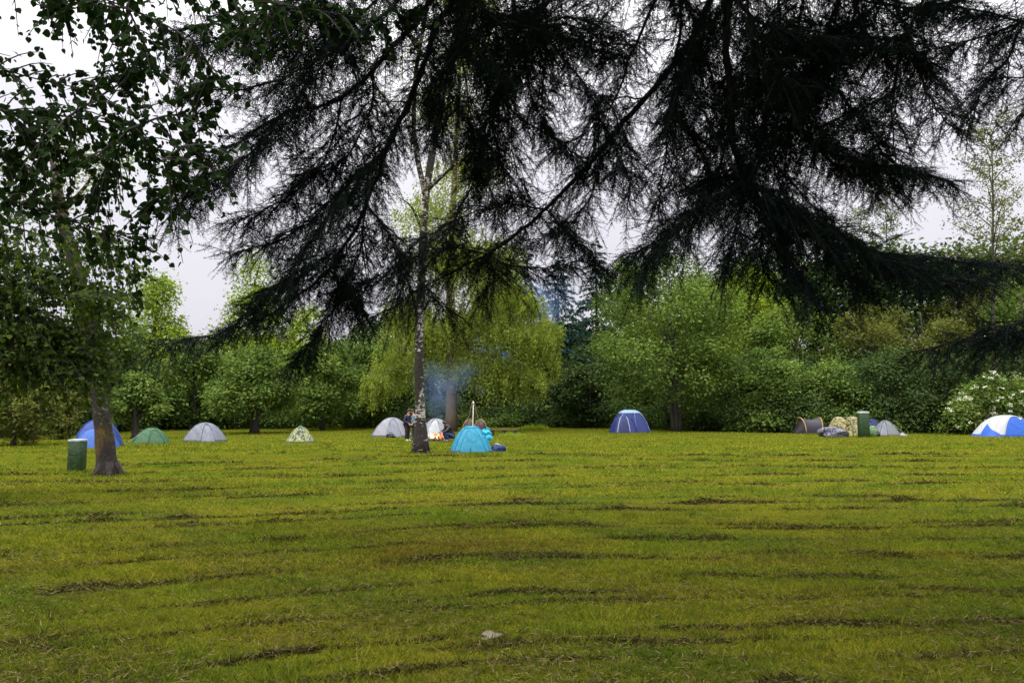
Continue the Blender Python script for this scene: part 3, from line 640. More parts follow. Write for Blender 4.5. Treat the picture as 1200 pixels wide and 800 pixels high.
# ------------------------------------------------------------------ near fir with hanging branches
NEEDLE = leaf_mat('fir_needle', (0.006, 0.012, 0.011), (0.011, 0.020, 0.017), (0.022, 0.035, 0.024), 0.12, 0.003)
BARK_FIR = bark_mat('fir_bark', (0.006, 0.005, 0.006), (0.012, 0.010, 0.010), (0.026, 0.022, 0.02), .3)
def twig_template(r, m=15):
    """needles of one 1 m long twig in local axes (x along, y side, z up)"""
    u = np.linspace(.02, 1, m); V = []
    for s in (-1, 1):
        for q in u:
            a = R(55 + 18 * r.randn()); ln = .14 * (1.1 - .45 * q) * (.8 + .4 * r.rand()); z = .45 * r.randn()
            d = np.array([math.cos(a), s * math.sin(a), z]); d /= np.linalg.norm(d); b = np.array([q + .01 * r.randn(), 0, 0]); sd_ = np.array([.5, -s * .3, .4 * r.randn()]); sd_ /= np.linalg.norm(sd_)
            V.append([b - sd_ * .012, b + sd_ * .012, b + d * ln + sd_ * .007, b + d * ln - sd_ * .007])
    return np.array(V)
def frames(A, r):
    A = unit(A); up = np.tile([0, 0, 1.0], (len(A), 1)) + .45 * r.randn(len(A), 3); S = unit(np.cross(up, A)); U = np.cross(A, S); return np.stack([A, S, U], 1)

def fir_branch(tree, paths, r, dens=1.0, blen=0.62, thick=0.05, droop=0.7, tw=0.30):
    """paths: list of (points, start radius, bare fraction)"""
    mw = MB(); TW = []; TA = []; TL = []
    for (pts, r0, bare, dn) in paths:
        Ln = np.sum(np.linalg.norm(np.diff(np.array(pts), axis=0), axis=1)); n = max(12, int(Ln * 6))
        P = smooth_path(pts, n); P[1:-1] += r.randn(n - 2, 3) * .012
        mw.tube(P, np.linspace(r0, .006, n), 6)
        T = unit(np.gradient(P, axis=0)); step = .040 / (dens * dn); m = int(Ln / step)
        for i in range(m):
            u = (i + r.rand()) / m
            if u < bare and r.rand() > .08: continue
            f = u * (n - 1); k = min(n - 2, int(f)); S = P[k] + (P[k + 1] - P[k]) * (f - k)
            s = 1 if i % 2 else -1; side = unit(np.cross(T[k], [0, 0, 1.0]) + 1e-6) * s
            d = unit(T[k] * (.75 + .3 * r.randn()) + side * (.8 + .3 * r.rand()) + r.randn(3) * .45 + [0, 0, -.1])
            bl = blen * (.35 + .8 * r.rand()) * (1 - .45 * u) ; nb = 7; q = np.linspace(0, 1, nb)[:, None]
            C = S + d * bl * q + np.array([0, 0, -1.0]) * bl * droop * (.1 + 1.0 * r.rand()) * q ** 1.8
            mw.tube(C, np.linspace(.007, .003, nb), 3)
            TC = unit(np.gradient(C, axis=0)); nt_ = max(4, int(bl / .038))
            for j in range(nt_):
                v = (j + .5 + .5 * r.rand()) / nt_; ff = v * (nb - 1); kk = min(nb - 2, int(ff)); p = C[kk] + (C[kk + 1] - C[kk]) * (ff - kk)
                ss = 1 if j % 2 else -1; sd2 = unit(np.cross(TC[kk], [0, 0, 1.0]) + 1e-6) * ss
                TW.append(p); TA.append(TC[kk] * .9 + sd2 * .75 + [0, 0, -.3] + r.randn(3) * .48); TL.append(tw * (.55 + .6 * r.rand()) * (1.05 - .5 * v))
            TW.append(C[-2]); TA.append(TC[-1]); TL.append(tw * .9)
    b = mw.build('branch', BARK_FIR, tree)
    if TW:
        TW = np.array(TW); TL = np.array(TL); FR = frames(np.array(TA), r); nd = MB()
        # fine twig axes
        E = TW + FR[:, 0] * TL[:, None]
        W = FR[:, 2] * .0035
        nd.add(np.stack([TW - W, TW + W, E], 1).reshape(-1, 3), None, np.arange(len(TW) * 3).reshape(-1, 3), .0)
        for k in range(3):
            tp = twig_template(r); sel = np.arange(k, len(TW), 3)
            V = np.einsum('nvk,tkd->tnvd', tp, FR[sel]) * TL[sel][:, None, None, None] + TW[sel][:, None, None, :]
            V[..., 2] -= 0
            nn = V.shape[0] * V.shape[1]
            nd.add(V.reshape(-1, 3), np.arange(nn * 4).reshape(-1, 4), None, np.repeat(np.clip(.45 + .25 * r.randn(V.shape[0]), 0, 1), V.shape[1] * 4))
        nb_ = nd.build('needles', NEEDLE, b, False, True)
        if tree.get('_o') is not None:
            nb_.data.transform(Matrix.Translation(-Vector(tree['_o'])))
    return b

def fir():
    r = rs(101); base = np.array([2.2, -2.6, 0.0])
    t = thing('fir_tree', 'huge dark fir whose drooping branches hang across the top of the picture', 'tree', base)
    mt = MB(); TP = smooth_path([base - [0, 0, .2], base + [0, .05, 6], base + [.1, .1, 14], base + [.1, 0, 24]], 40)
    mt.tube(TP, np.interp(np.linspace(0, 1, 40), [0, .03, .1, 1], [.75, .55, .45, .05]), 14); mt.build('trunk', BARK_FIR, t)
    def root(p, h):
        """limb from the trunk out to the first visible point"""
        s = np.array([base[0] + .1, base[1], h]); e = np.array(p); m = s * .5 + e * .5 + [0, 0, .35]
        return [s, s * .75 + m * .25 + [0, 0, .15], m]
    def pl(*pp): return [at(*p) for p in pp]
    def limb(h, pts, subs, r0=.055, bare=.45, dens=1.0, dn=1.0, **kw):
        main = root(at(*pts[0]), h) + pl(*pts)
        fir_branch(t, [(main, r0 * 1.6, bare, dn)] + [(pl(*s[0]), s[1], s[2], s[3] if len(s) > 3 else 1.0) for s in subs], r, dens, **kw)
    # 1 fan of shoots sweeping down to the lower tip over the grey tent
    limb(9.5, [(548, -30, 8.0), (508, 40, 8.1), (484, 111, 8.3), (455, 175, 8.6), (430, 240, 8.9), (385, 315, 9.1), (320, 365, 9.3), (250, 392, 9.5), (178, 404, 9.7)],
         [([(455, 175, 8.6), (410, 215, 8.8), (340, 275, 9.0), (268, 300, 9.2)], .016, .1),
          ([(430, 240, 8.9), (420, 300, 9.0), (385, 370, 9.2), (345, 425, 9.3)], .014, .1, 1.3),
          ([(430, 240, 8.9), (465, 290, 8.8), (475, 325, 8.7), (468, 350, 8.7)], .014, .1, 1.3),
          ([(484, 111, 8.3), (440, 190, 8.2), (380, 260, 8.1), (330, 330, 8.0)], .014, .25, 1.2),
          ([(385, 315, 9.1), (415, 345, 9.4), (425, 365, 9.5)], .01, 0., 1.3),
          ([(400, 290, 9.0), (350, 320, 8.6), (310, 345, 8.4), (280, 375, 8.3)], .01, 0., 1.3)], bare=.62, dens=1.3)
    # 2 shoots to the leaf tree
    limb(9.3, [(530, -30, 7.6), (470, 45, 7.8), (400, 115, 8.1), (330, 135, 8.4), (262, 180, 8.6), (202, 250, 8.8)],
         [([(400, 115, 8.1), (380, 190, 8.3), (330, 235, 8.5), (275, 262, 8.6)], .014, .1, 1.2),
          ([(440, 75, 8.0), (430, 140, 8.3), (400, 190, 8.5), (350, 205, 8.7)], .014, .1, 1.2),
          ([(330, 135, 8.4), (300, 175, 8.2), (245, 215, 8.1), (215, 235, 8.0)], .012, 0., 1.2)], bare=.6, dens=1.3)
    limb(9.8, [(500, -40, 7.2), (440, 25, 7.4), (385, 64, 7.6), (310, 98, 7.9), (222, 108, 8.2)],
         [([(440, 25, 7.4), (380, 20, 7.7), (300, 35, 8.0), (205, 62, 8.2)], .012, .05, 1.2), ([(385, 64, 7.6), (350, 120, 7.8), (330, 165, 8.0)], .01, .1)], bare=.66)
    limb(10, [(440, -60, 7.4), (370, -10, 7.7), (290, 15, 7.9), (200, 40, 8.1)], [([(370, -10, 7.7), (400, 40, 7.6), (420, 90, 7.6)], .012, .0, 1.2), ([(370, -10, 7.7), (340, 40, 7.9), (300, 70, 8.0)], .012, .0, 1.2)], bare=.6, dn=1.3)
    # 3 thin pieces around the birch stem
    limb(9, [(552, -30, 8.6), (540, 40, 8.7), (562, 80, 8.8), (602, 132, 9.0), (662, 168, 9.2)],
         [([(540, 40, 8.7), (548, 110, 8.8), (560, 165, 8.9), (582, 240, 9.0), (590, 270, 9.0)], .014, .25, .8), ([(602, 132, 9.0), (600, 180, 9.1), (620, 230, 9.2)], .01, .1, .8)], bare=.66, dn=.9)
    # 4 strong limb crossing from the upper right to the middle
    limb(8.6, [(850, -40, 8.6), (802, 60, 8.9), (755, 115, 9.1), (704, 176, 9.4), (640, 245, 9.7), (570, 298, 10.0), (500, 335, 10.2), (425, 378, 10.4)],
         [([(640, 245, 9.7), (668, 275, 9.5), (695, 300, 9.4), (710, 318, 9.3)], .014, .0, 1.2), ([(570, 298, 10.), (600, 312, 9.8), (640, 312, 9.7), (685, 305, 9.6)], .012, .0, 1.2),
          ([(570, 298, 10.), (578, 325, 10.1), (565, 345, 10.2)], .012, 0., 1.3), ([(500, 335, 10.2), (510, 350, 10.1), (525, 365, 10.0)], .01, 0., 1.2),
          ([(704, 176, 9.4), (690, 235, 9.2), (660, 270, 9.0), (600, 285, 8.9)], .012, .1, 1.0), ([(755, 115, 9.1), (700, 112, 9.3), (650, 95, 9.5)], .012, .1, .9),
          ([(640, 245, 9.7), (590, 240, 9.9), (530, 260, 10.1), (480, 290, 10.3)], .012, .0, 1.1), ([(570, 298, 10.), (520, 290, 9.8), (450, 320, 9.7), (400, 345, 9.6)], .012, 0., 1.3)], bare=.6, r0=.07)
    # 5 hanging drapes between
    limb(9, [(785, -30, 7.9), (762, 15, 8.0), (737, 70, 8.2), (716, 125, 8.4), (680, 160, 8.6), (648, 178, 8.7)],
         [([(737, 70, 8.2), (700, 60, 8.4), (650, 45, 8.6), (590, 60, 8.7)], .012, .05), ([(716, 125, 8.4), (740, 180, 8.3), (735, 240, 8.3)], .01, .1, .8)], bare=.62)
    limb(9.2, [(660, -40, 8.4), (625, 30, 8.6), (618, 90, 8.7), (640, 150, 8.8)], [([(625, 30, 8.6), (580, 20, 8.8), (530, 40, 9.0)], .012, 0.), ([(625, 30, 8.6), (670, 20, 8.6), (720, 40, 8.7)], .012, 0.), ([(618, 90, 8.7), (600, 110, 8.7), (590, 150, 8.8)], .01, 0.)], bare=.6, dn=1.5)
    # 6 heavy right limb with the long low tip
    limb(8, [(850, -50, 7.8), (853, 70, 8.1), (858, 150, 8.3), (872, 210, 8.5), (905, 250, 8.7), (955, 280, 8.9), (1022, 294, 9.1), (1100, 303, 9.3), (1195, 312, 9.6)],
         [([(858, 150, 8.3), (835, 220, 8.5), (795, 268, 8.7), (735, 300, 8.9)], .018, .15, 1.3), ([(872, 210, 8.5), (862, 270, 8.4), (850, 320, 8.4)], .014, 0., 1.4), ([(905, 250, 8.7), (925, 305, 8.6), (962, 352, 8.5)], .014, 0., 1.4),
          ([(955, 280, 8.9), (990, 310, 8.8), (1010, 335, 8.8)], .012, 0., 1.4), ([(872, 210, 8.5), (815, 245, 8.3), (770, 290, 8.2), (750, 320, 8.2)], .014, .1, 1.2),
          ([(905, 250, 8.7), (890, 290, 9.0), (900, 330, 9.2)], .012, 0., 1.4), ([(872, 210, 8.5), (900, 225, 8.3), (930, 245, 8.3), (950, 275, 8.4)], .014, .05, 1.3),
          ([(1022, 294, 9.1), (1060, 312, 9.0), (1100, 325, 9.0), (1150, 328, 9.1)], .012, 0., 1.3), ([(890, 235, 8.6), (960, 262, 8.4), (1030, 300, 8.3), (1090, 318, 8.3)], .012, 0., 1.3)], bare=.66, r0=.07, dens=1.4, blen=.62)
    # 7 limbs of the upper right
    limb(9, [(1015, -40, 7.6), (995, 40, 7.8), (970, 90, 8.0), (930, 140, 8.2), (885, 200, 8.4)],
         [([(930, 140, 8.2), (962, 172, 8.3), (1010, 188, 8.4), (1065, 200, 8.5), (1118, 216, 8.6)], .016, .1, 1.3), ([(970, 90, 8.), (1000, 130, 8.1), (1030, 170, 8.2), (1040, 210, 8.3)], .014, 0., 1.3),
          ([(970, 90, 8.), (930, 90, 8.2), (880, 110, 8.4)], .014, 0., 1.3), ([(930, 140, 8.2), (900, 160, 8.4), (880, 190, 8.5), (820, 215, 8.6)], .012, 0., 1.2), ([(995, 40, 7.8), (950, 30, 8.), (900, 50, 8.2)], .012, 0., 1.3)], bare=.6, dens=1.35)
    limb(9, [(1110, -50, 7.2), (1065, 40, 7.5), (1045, 110, 7.7), (1050, 190, 7.9)],
         [([(1065, 40, 7.5), (1080, 90, 7.6), (1100, 132, 7.7), (1118, 150, 7.8)], .014, 0., 1.2), ([(1065, 40, 7.5), (1020, 60, 7.7), (970, 70, 7.9)], .014, 0., 1.4), ([(1045, 110, 7.7), (1000, 130, 7.8), (960, 150, 7.9)], .012, 0., 1.3)], bare=.6, dn=1.3)
    limb(9, [(1290, -30, 7.4), (1200, 25, 7.6), (1135, 48, 7.8), (1070, 62, 8.0)], [([(1200, 25, 7.6), (1130, 10, 7.8), (1060, 15, 8.)], .014, 0., 1.4), ([(1200, 25, 7.6), (1180, 70, 7.6), (1150, 100, 7.7), (1138, 140, 7.8)], .012, 0., 1.1)], bare=.55, dn=1.3)
    limb(8.5, [(1320, 40, 7.6), (1240, 70, 7.8), (1190, 92, 7.9), (1158, 95, 8.0)], [([(1240, 70, 7.8), (1210, 120, 7.9), (1190, 150, 8.)], .01, 0., .9)], bare=.5)
    # 8 dense drapes, top right centre
    limb(9, [(905, -50, 8.2), (915, 40, 8.4), (905, 100, 8.5), (892, 160, 8.6)], [([(915, 40, 8.4), (880, 70, 8.5), (850, 110, 8.6)], .012, 0., 1.3), ([(915, 40, 8.4), (950, 70, 8.3), (970, 110, 8.3)], .012, 0., 1.3)], bare=.6, dn=1.5)
    limb(9, [(805, -50, 8.5), (795, 50, 8.6), (785, 130, 8.7), (778, 200, 8.8), (770, 250, 8.9)], [([(795, 50, 8.6), (830, 80, 8.5), (840, 140, 8.5)], .012, 0., 1.3), ([(785, 130, 8.7), (820, 170, 8.6), (830, 220, 8.6)], .012, 0., 1.3)], bare=.58, dn=1.5)
    limb(9.4, [(760, -60, 8.7), (800, 0, 8.7), (850, 30, 8.7), (890, 40, 8.8)], [([(760, -60, 8.7), (720, -10, 8.8), (680, 10, 8.9)], .01, 0., 1.2)], bare=.55, dn=1.5)
    limb(9.4, [(960, -70, 7.8), (1010, 0, 7.8), (1070, 10, 7.9), (1130, 0, 8.0)], [([(960, -70, 7.8), (940, 10, 8.), (930, 60, 8.1)], .01, 0., 1.4)], bare=.55, dn=1.5)
    for (h_, q) in ((9.6, [(600, -60, 7.6), (560, 5, 7.7), (610, 30, 7.8), (680, 45, 7.9), (745, 55, 8.0)]), (9.7, [(700, -60, 8.0), (640, 5, 8.1), (580, 25, 8.2), (530, 60, 8.3), (500, 95, 8.4)]),
                    (9.5, [(830, -60, 7.4), (880, 20, 7.5), (960, 45, 7.6), (1040, 60, 7.7), (1100, 95, 7.8)]), (9.4, [(900, -60, 7.9), (840, 20, 8.0), (800, 80, 8.1), (790, 150, 8.2), (800, 230, 8.3)]),
                    (9.3, [(1000, -60, 8.4), (960, 60, 8.5), (940, 130, 8.6), (975, 190, 8.7), (1040, 225, 8.8)]), (9.6, [(480, -60, 8.4), (420, 20, 8.5), (360, 50, 8.6), (290, 65, 8.7)]), (9.2, [(620, -60, 9.2), (640, 40, 9.3), (700, 130, 9.4), (690, 200, 9.5)]),
                    (9.5, [(1080, -60, 8.2), (1010, 20, 8.2), (930, 60, 8.3), (860, 110, 8.4), (840, 180, 8.5)]), (9.2, [(560, -60, 8.8), (532, 50, 8.9), (526, 110, 9.0), (518, 165, 9.1)]), (9.1, [(592, -60, 9.0), (604, 50, 9.1), (575, 145, 9.3), (548, 225, 9.4), (520, 285, 9.5)]), (9.0, [(870, -50, 9.0), (890, 100, 9.1), (905, 190, 9.2), (930, 250, 9.3), (1000, 275, 9.4)])):
        limb(h_, q, [([q[1], ((q[1][0] + q[2][0]) / 2 - 25, q[2][1] + 25, q[2][2]), (q[2][0] - 15, q[2][1] + 60, q[2][2])], .012, 0., 1.2), ([q[2], ((q[2][0] + q[3][0]) / 2 + 30, q[3][1] - 15, q[3][2]), (q[3][0] + 50, q[3][1] + 15, q[3][2])], .012, 0., 1.2)], bare=.6, dn=1.1)
    # 9 low branch at the edge
    limb(5.0, [(1420, 345, 7.2), (1290, 372, 7.6), (1200, 388, 7.9), (1132, 398, 8.1), (1074, 411, 8.3)], [([(1290, 372, 7.6), (1220, 372, 7.8), (1150, 386, 7.9)], .012, 0., 1.2), ([(1200, 388, 7.9), (1170, 402, 8.), (1140, 408, 8.)], .01, 0.)], bare=.5)
    # unseen limbs overhead and behind the camera, added to shade the near grass
    for i in range(22):
        a = i * 2.4 + .5; h = 6.5 + i * .55; ln = 8.5 - i * .2
        d = np.array([math.cos(a), math.sin(a), 0]); s = np.array([base[0], base[1], h])
        if d[1] > .55: ln *= .62
        pts = [s, s + d * ln * .35 + [0, 0, .3], s + d * ln * .7 + [0, 0, .1], s + d * ln + [0, 0, -.9]]
        fir_branch(t, [(pts, .07, .15, .4)], r, 1.0, 1.5, tw=.5)
fir()

# ------------------------------------------------------------------ near lime trees with round leaves
def lime(name, label, trunk_xy, branches, r, D0, leaf, leaf_sz, twl, per, H, dens=1.0, seedt=.3):
    base = np.array([trunk_xy[0], trunk_xy[1], 0.0]); t = thing(name, label, 'tree', base); mt = MB()
    TP = smooth_path([base - [0, 0, .2], base + [.1, 0, H * .4], base + [-.1, .2, H]], 20); mt.tube(TP, np.linspace(.3, .05, 20) * (1 + .6 * np.exp(-np.arange(20))), 12); mt.build('trunk', BARK_GREY, t)
    for (pts, r0) in branches:
        P0 = [at(*p) for p in pts]; rootp = TP[min(19, max(3, int((P0[0][2] * .75) / H * 20)))]
        full = [rootp] + P0 if len(pts) > 3 else P0
        Ln = np.sum(np.linalg.norm(np.diff(np.array(P0), axis=0), axis=1)); n = 40; P = smooth_path(full, n); mb = MB(); mb.tube(P, np.linspace(r0, .006, n), 6)
        T = unit(np.gradient(P, axis=0)); LP = []; LA = []; m = int(Ln / .075 * dens); seg0 = 0 if len(pts) <= 3 else int(n * (np.linalg.norm(P0[0] - rootp) / (Ln + np.linalg.norm(P0[0] - rootp))) * .9)
        for i in range(m):
            k = min(n - 2, seg0 + int((n - seg0) * (i + r.rand()) / m)); d = unit(T[k] * .5 + unit(np.cross(T[k], r.randn(3))) * .9 + [0, 0, -.2]); tl = twl * (.35 + .8 * r.rand())
            q = np.linspace(0, 1, 5)[:, None]; C = P[k] + d * tl * q + np.array([0, 0, -.35]) * tl * q ** 2; mb.tube(C, np.linspace(.009, .003, 5), 3)
            u = (np.arange(per) + r.rand(per)) / per; Cx = np.stack([np.interp(u, q[:, 0], C[:, a]) for a in range(3)], 1)
            LP.append(Cx); LA.append(unit(d[None] * .5 + r.randn(per, 3) * .7 + [0, 0, -.55]))
        b = mb.build('branch', BARK_DARK, t); LP = np.vstack(LP); LA = np.vstack(LA); n_ = len(LP)
        ml = MB(); L = leaf_sz * (.4 + .85 * r.rand(n_)); leaves(ml, LP + LA * .02, LA, r.randn(n_, 3) * .75 + [0, 0, .9], L, L * (.95 + .15 * r.rand(n_)), np.clip(.45 + .25 * r.randn(n_), 0, 1), 'heart')
        lo = ml.build('leaves', leaf, b, False, True); lo.data.transform(Matrix.Translation(-Vector(t['_o'])))
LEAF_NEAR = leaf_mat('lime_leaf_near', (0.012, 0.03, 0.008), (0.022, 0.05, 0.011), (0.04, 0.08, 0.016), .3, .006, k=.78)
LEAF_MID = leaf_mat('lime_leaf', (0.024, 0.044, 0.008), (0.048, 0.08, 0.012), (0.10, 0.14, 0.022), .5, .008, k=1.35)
d7 = 6.6
def zz(*p, d=d7): return [(a, b, d + .25 * i) for i, (a, b) in enumerate(p)]
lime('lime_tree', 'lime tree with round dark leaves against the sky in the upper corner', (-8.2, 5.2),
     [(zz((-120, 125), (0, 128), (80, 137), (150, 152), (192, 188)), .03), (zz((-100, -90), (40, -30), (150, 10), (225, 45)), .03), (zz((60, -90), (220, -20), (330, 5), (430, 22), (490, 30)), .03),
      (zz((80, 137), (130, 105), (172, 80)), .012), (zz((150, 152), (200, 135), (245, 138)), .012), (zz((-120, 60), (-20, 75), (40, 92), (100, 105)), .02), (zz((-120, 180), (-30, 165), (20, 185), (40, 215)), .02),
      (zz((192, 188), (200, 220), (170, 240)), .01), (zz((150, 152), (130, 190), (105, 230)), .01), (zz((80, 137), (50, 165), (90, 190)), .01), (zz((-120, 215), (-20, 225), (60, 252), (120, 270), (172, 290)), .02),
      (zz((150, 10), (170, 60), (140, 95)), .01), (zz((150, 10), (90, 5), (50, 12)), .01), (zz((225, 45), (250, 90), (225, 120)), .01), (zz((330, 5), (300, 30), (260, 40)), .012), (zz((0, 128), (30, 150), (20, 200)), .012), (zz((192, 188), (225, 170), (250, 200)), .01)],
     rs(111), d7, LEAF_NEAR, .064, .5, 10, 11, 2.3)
def z2(*p, d=12.5): return [(a, b, d + .4 * i) for i, (a, b) in enumerate(p)]
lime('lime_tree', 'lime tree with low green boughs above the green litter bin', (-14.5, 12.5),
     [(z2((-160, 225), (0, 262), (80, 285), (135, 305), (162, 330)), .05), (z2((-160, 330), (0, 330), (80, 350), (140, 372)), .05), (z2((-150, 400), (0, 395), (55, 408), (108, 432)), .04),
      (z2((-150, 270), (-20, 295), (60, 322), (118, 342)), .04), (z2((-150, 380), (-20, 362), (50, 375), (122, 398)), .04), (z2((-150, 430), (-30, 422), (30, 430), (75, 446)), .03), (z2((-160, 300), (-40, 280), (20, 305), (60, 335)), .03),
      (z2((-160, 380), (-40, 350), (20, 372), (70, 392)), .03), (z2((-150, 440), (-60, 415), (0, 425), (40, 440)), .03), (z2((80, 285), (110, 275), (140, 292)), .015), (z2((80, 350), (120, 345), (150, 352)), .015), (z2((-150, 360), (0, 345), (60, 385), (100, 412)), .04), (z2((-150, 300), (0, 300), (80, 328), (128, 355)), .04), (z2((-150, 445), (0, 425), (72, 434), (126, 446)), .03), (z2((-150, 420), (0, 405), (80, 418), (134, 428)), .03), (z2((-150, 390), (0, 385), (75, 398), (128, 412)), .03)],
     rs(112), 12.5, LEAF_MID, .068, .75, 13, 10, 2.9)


# ------------------------------------------------------------------ tents
def dome_S(w, d, h, conc=.06, p=1.0):
    """surface of a dome tent: phi 0..2pi, s 0 (ground) .. 1 (top), poles run to the four corners"""
    def S(phi, s, off=0.0):
        phi, s = np.broadcast_arrays(np.asarray(phi, float), np.asarray(s, float))
        a, b = w / 2, d / 2; n = 4.5 - 2.0 * s; c, q = np.abs(np.cos(phi)) + 1e-9, np.abs(np.sin(phi)) + 1e-9
        Rr = 1 / ((c / a) ** n + (q / b) ** n) ** (1 / n); pc = math.atan2(b, a)
        aa = np.abs(((phi + PI) % (2 * PI)) - PI); aa = np.minimum(aa, PI - aa)
        Rr = Rr * (1 - conc * np.cos(2 * np.clip((aa - pc) * 1.6, -PI / 2, PI / 2) + PI) ** 2 * 0 - conc * (1 - np.exp(-((aa - pc) / .28) ** 2)) * np.sin(s * PI))
        th = s * PI / 2; r_ = np.clip(1 - s, 0, 1.2) ** p; z = h * (1 - np.clip(1 - s, -1, 2) ** 2)
        wr = (.009 * np.sin(phi * 23 + s * 9) + .012 * np.sin(phi * 7 + s * 21) + .008 * np.sin(phi * 41 - s * 14)) * np.sin(np.clip(s, 0, 1) * PI)
        return np.stack([(Rr * r_ + wr + off) * np.cos(phi), (Rr * r_ + wr + off) * np.sin(phi), z + off * np.sin(th)], -1)
    return S
def patch(S, p0, p1, s0, s1, off=0.0, n=24, m=18):
    P, Q = np.meshgrid(np.linspace(p0, p1, n), np.linspace(s0, s1, m), indexing='ij'); return S(P, Q, off)
def arch(S, pc, hw, s1, off, n=20, m=14, s0=0.02):
    """rounded door shape on the tent wall"""
    t = np.linspace(-1, 1, n); top = s0 + (s1 - s0) * np.sqrt(np.clip(1 - np.abs(t) ** 2.6, 0, 1))
    P = np.repeat((pc + t * hw)[:, None], m, 1); Q = s0 + (top - s0)[:, None] * np.linspace(0, 1, m)[None]; return S(P, Q, off), S(pc + t * hw, top, off * 1.5)
M = {}
def cm(key, c, **k):
    if key not in M: M[key] = cloth_mat(key, c, **k)
    return M[key]
DK = cm('black_fabric', (.012, .012, .014)); GREYPOLE = cm('grey_pole', (.35, .36, .38), trans=0)
FR = -PI / 2      # the side facing the camera before rotation
def dome_tent(label, px, py, w, d, h, rot, fly, strip=None, sleeve=None, name='dome_tent', group='tents on the meadow', door=None, cap=None, zoff=0.0, conc=.06, p=1.0, smax=1.0):
    g = ground(px, py); t = thing(name, label, 'tent', back(g, d * .45), group); local(t); t.rotation_euler.z = R(rot)
    S = dome_S(w, d, h, conc, p)
    mb = MB(); mb.grid(patch(S, 0, 2 * PI, .05, .999, 0, 64, 24)); mb.build('flysheet', fly, t)
    mb = MB(); mb.grid(patch(S, 0, 2 * PI, -.01, .05, .012, 64, 4)); mb.build('groundsheet', strip or DK, t)
    pc = math.atan2(d, w)
    for q in (0, 1):
        a = pc if q == 0 else PI - pc
        s = np.linspace(.0, .985, 16); A = S(np.full(16, a), s, .012); Bk = S(np.full(16, a + PI), s[::-1], .012)
        mb = MB(); mb.tube(np.vstack([A, Bk]), .016, 6); mb.build('pole_sleeve', sleeve or fly, t)
    if door:
        pc_, hw, s1, mt, pm = door
        G, top = arch(S, pc_, hw, s1, .02); mb = MB(); mb.grid(G); dr = mb.build('door', mt, t)
        mb = MB(); mb.tube(top, .012, 5); mb.build('zip', pm, dr)
    for q_ in (-1, 1):
        A0 = S(np.array(FR + q_ * .8), np.array(.42)); peg_line(t, A0, np.array([A0[0] * 1.75, A0[1] * 1.45, .0]))
    for q_ in (0.0, PI / 2, PI, -PI / 2):
        ss = np.linspace(.04, .96, 12); mb = MB(); mb.tube(S(np.full(12, q_), ss, .004), .007, 4); mb.build('seam', fly, t)
    if cap:
        s0, mt = cap; mb = MB(); mb.grid(patch(S, 0, 2 * PI, s0, .999, .03, 48, 10)); mb.build('roof_cap', mt, t)
    return t, S
def peg_line(t, A, Bp, mt=None):
    mb = MB(); mb.tube(np.array([A, Bp]), .008, 4); mb.build('guy_line', mt or GREYPOLE, t)

grey = cm('grey_nylon', (.17, .185, .23)); pale = cm('pale_grey_nylon', (.26, .26, .295)); dkgrey = cm('dark_grey_nylon', (.06, .065, .075))
green = cm('green_nylon', (.018, .105, .03)); blue = cm('blue_nylon', (.012, .045, .24)); lblue = cm('light_blue_nylon', (.02, .10, .40)); navy = cm('navy_nylon', (.012, .022, .11))
dblue = cm('deep_blue_nylon', (.014, .03, .16)); teal = cm('turquoise_nylon', (.004, .22, .36)); lteal = cm('bright_turquoise_nylon', (.02, .42, .6)); white = cm('white_nylon', (.42, .44, .45)); skyb = cm('pale_blue_nylon', (.3, .45, .62)); royal = cm('royal_blue_nylon', (.006, .085, .44))
paleline = cm('pale_piping', (.35, .45, .62)); tan = cm('tan_piping', (.42, .24, .09), trans=0); dgreen = cm('dark_green_nylon', (.018, .09, .03))
camo = camo_mat('woodland_camouflage', [(.05, .06, .03), (.30, .33, .16), (.12, .15, .06), (.38, .40, .24)], 5.5)
sandy = camo_mat('sandy_camouflage', [(.05, .045, .015), (.30, .26, .10), (.13, .115, .04), (.38, .34, .16)], 4.0)
urban = camo_mat('grey_mottle', [(.02, .02, .03), (.11, .11, .16), (.22, .22, .3), (.05, .05, .08)], 5.0)
lightcamo = camo_mat('pale_green_mottle', [(.06, .12, .05), (.16, .27, .13), (.10, .17, .07)], 6.0)

# blue tent behind the mossy trunk: tall dark inner dome and a lighter arched front
t, S = dome_tent('blue dome tent partly hidden behind the mossy leaning trunk', 115, 524.5, 1.95, 1.9, 1.2, 14, blue, navy, blue, p=.62)
S2 = dome_S(1.75, 1.5, .82, .04, .62); mb = MB(); G = patch(S2, 0, 2 * PI, .0, .999, 0, 48, 18); mb.grid(G + [.12, -.62, 0]); mb.build('porch', lblue, t)
t, S = dome_tent('small green dome tent in front of the low bushy tree', 177, 520, 1.75, 1.3, .76, 12, green, dgreen, dgreen, door=(FR + .5, .45, .62, dgreen, dgreen), p=.8); peg_line(t, S(np.array(FR - .7), np.array(.5)), np.array([-1.0, -.8, 0]))
t, S = dome_tent('smooth grey dome tent beside the spreading maple, standing alone on the grass', 240, 518, 2.05, 1.6, .98, -14, grey, dkgrey, grey, p=.85, door=(FR + .75, .36, .8, grey, dkgrey))
mb = MB(); mb.grid(patch(S, FR + .62, FR + .95, .66, .76, .05, 8, 4)); mb.build('vent', dkgrey, t)
t, S = dome_tent('tiny camouflage dome tent with a green top vent, on open grass', 352, 518, 1.5, 1.3, .80, 10, camo, dkgrey, camo, door=(FR, .4, .7, camo, dkgrey), p=.95)
mb = MB(); mb.grid(patch(dome_S(.5, .45, .2), 0, 2 * PI, 0, .999, 0, 24, 8) + [0, 0, .68]); mb.build('vent', dgreen, t)
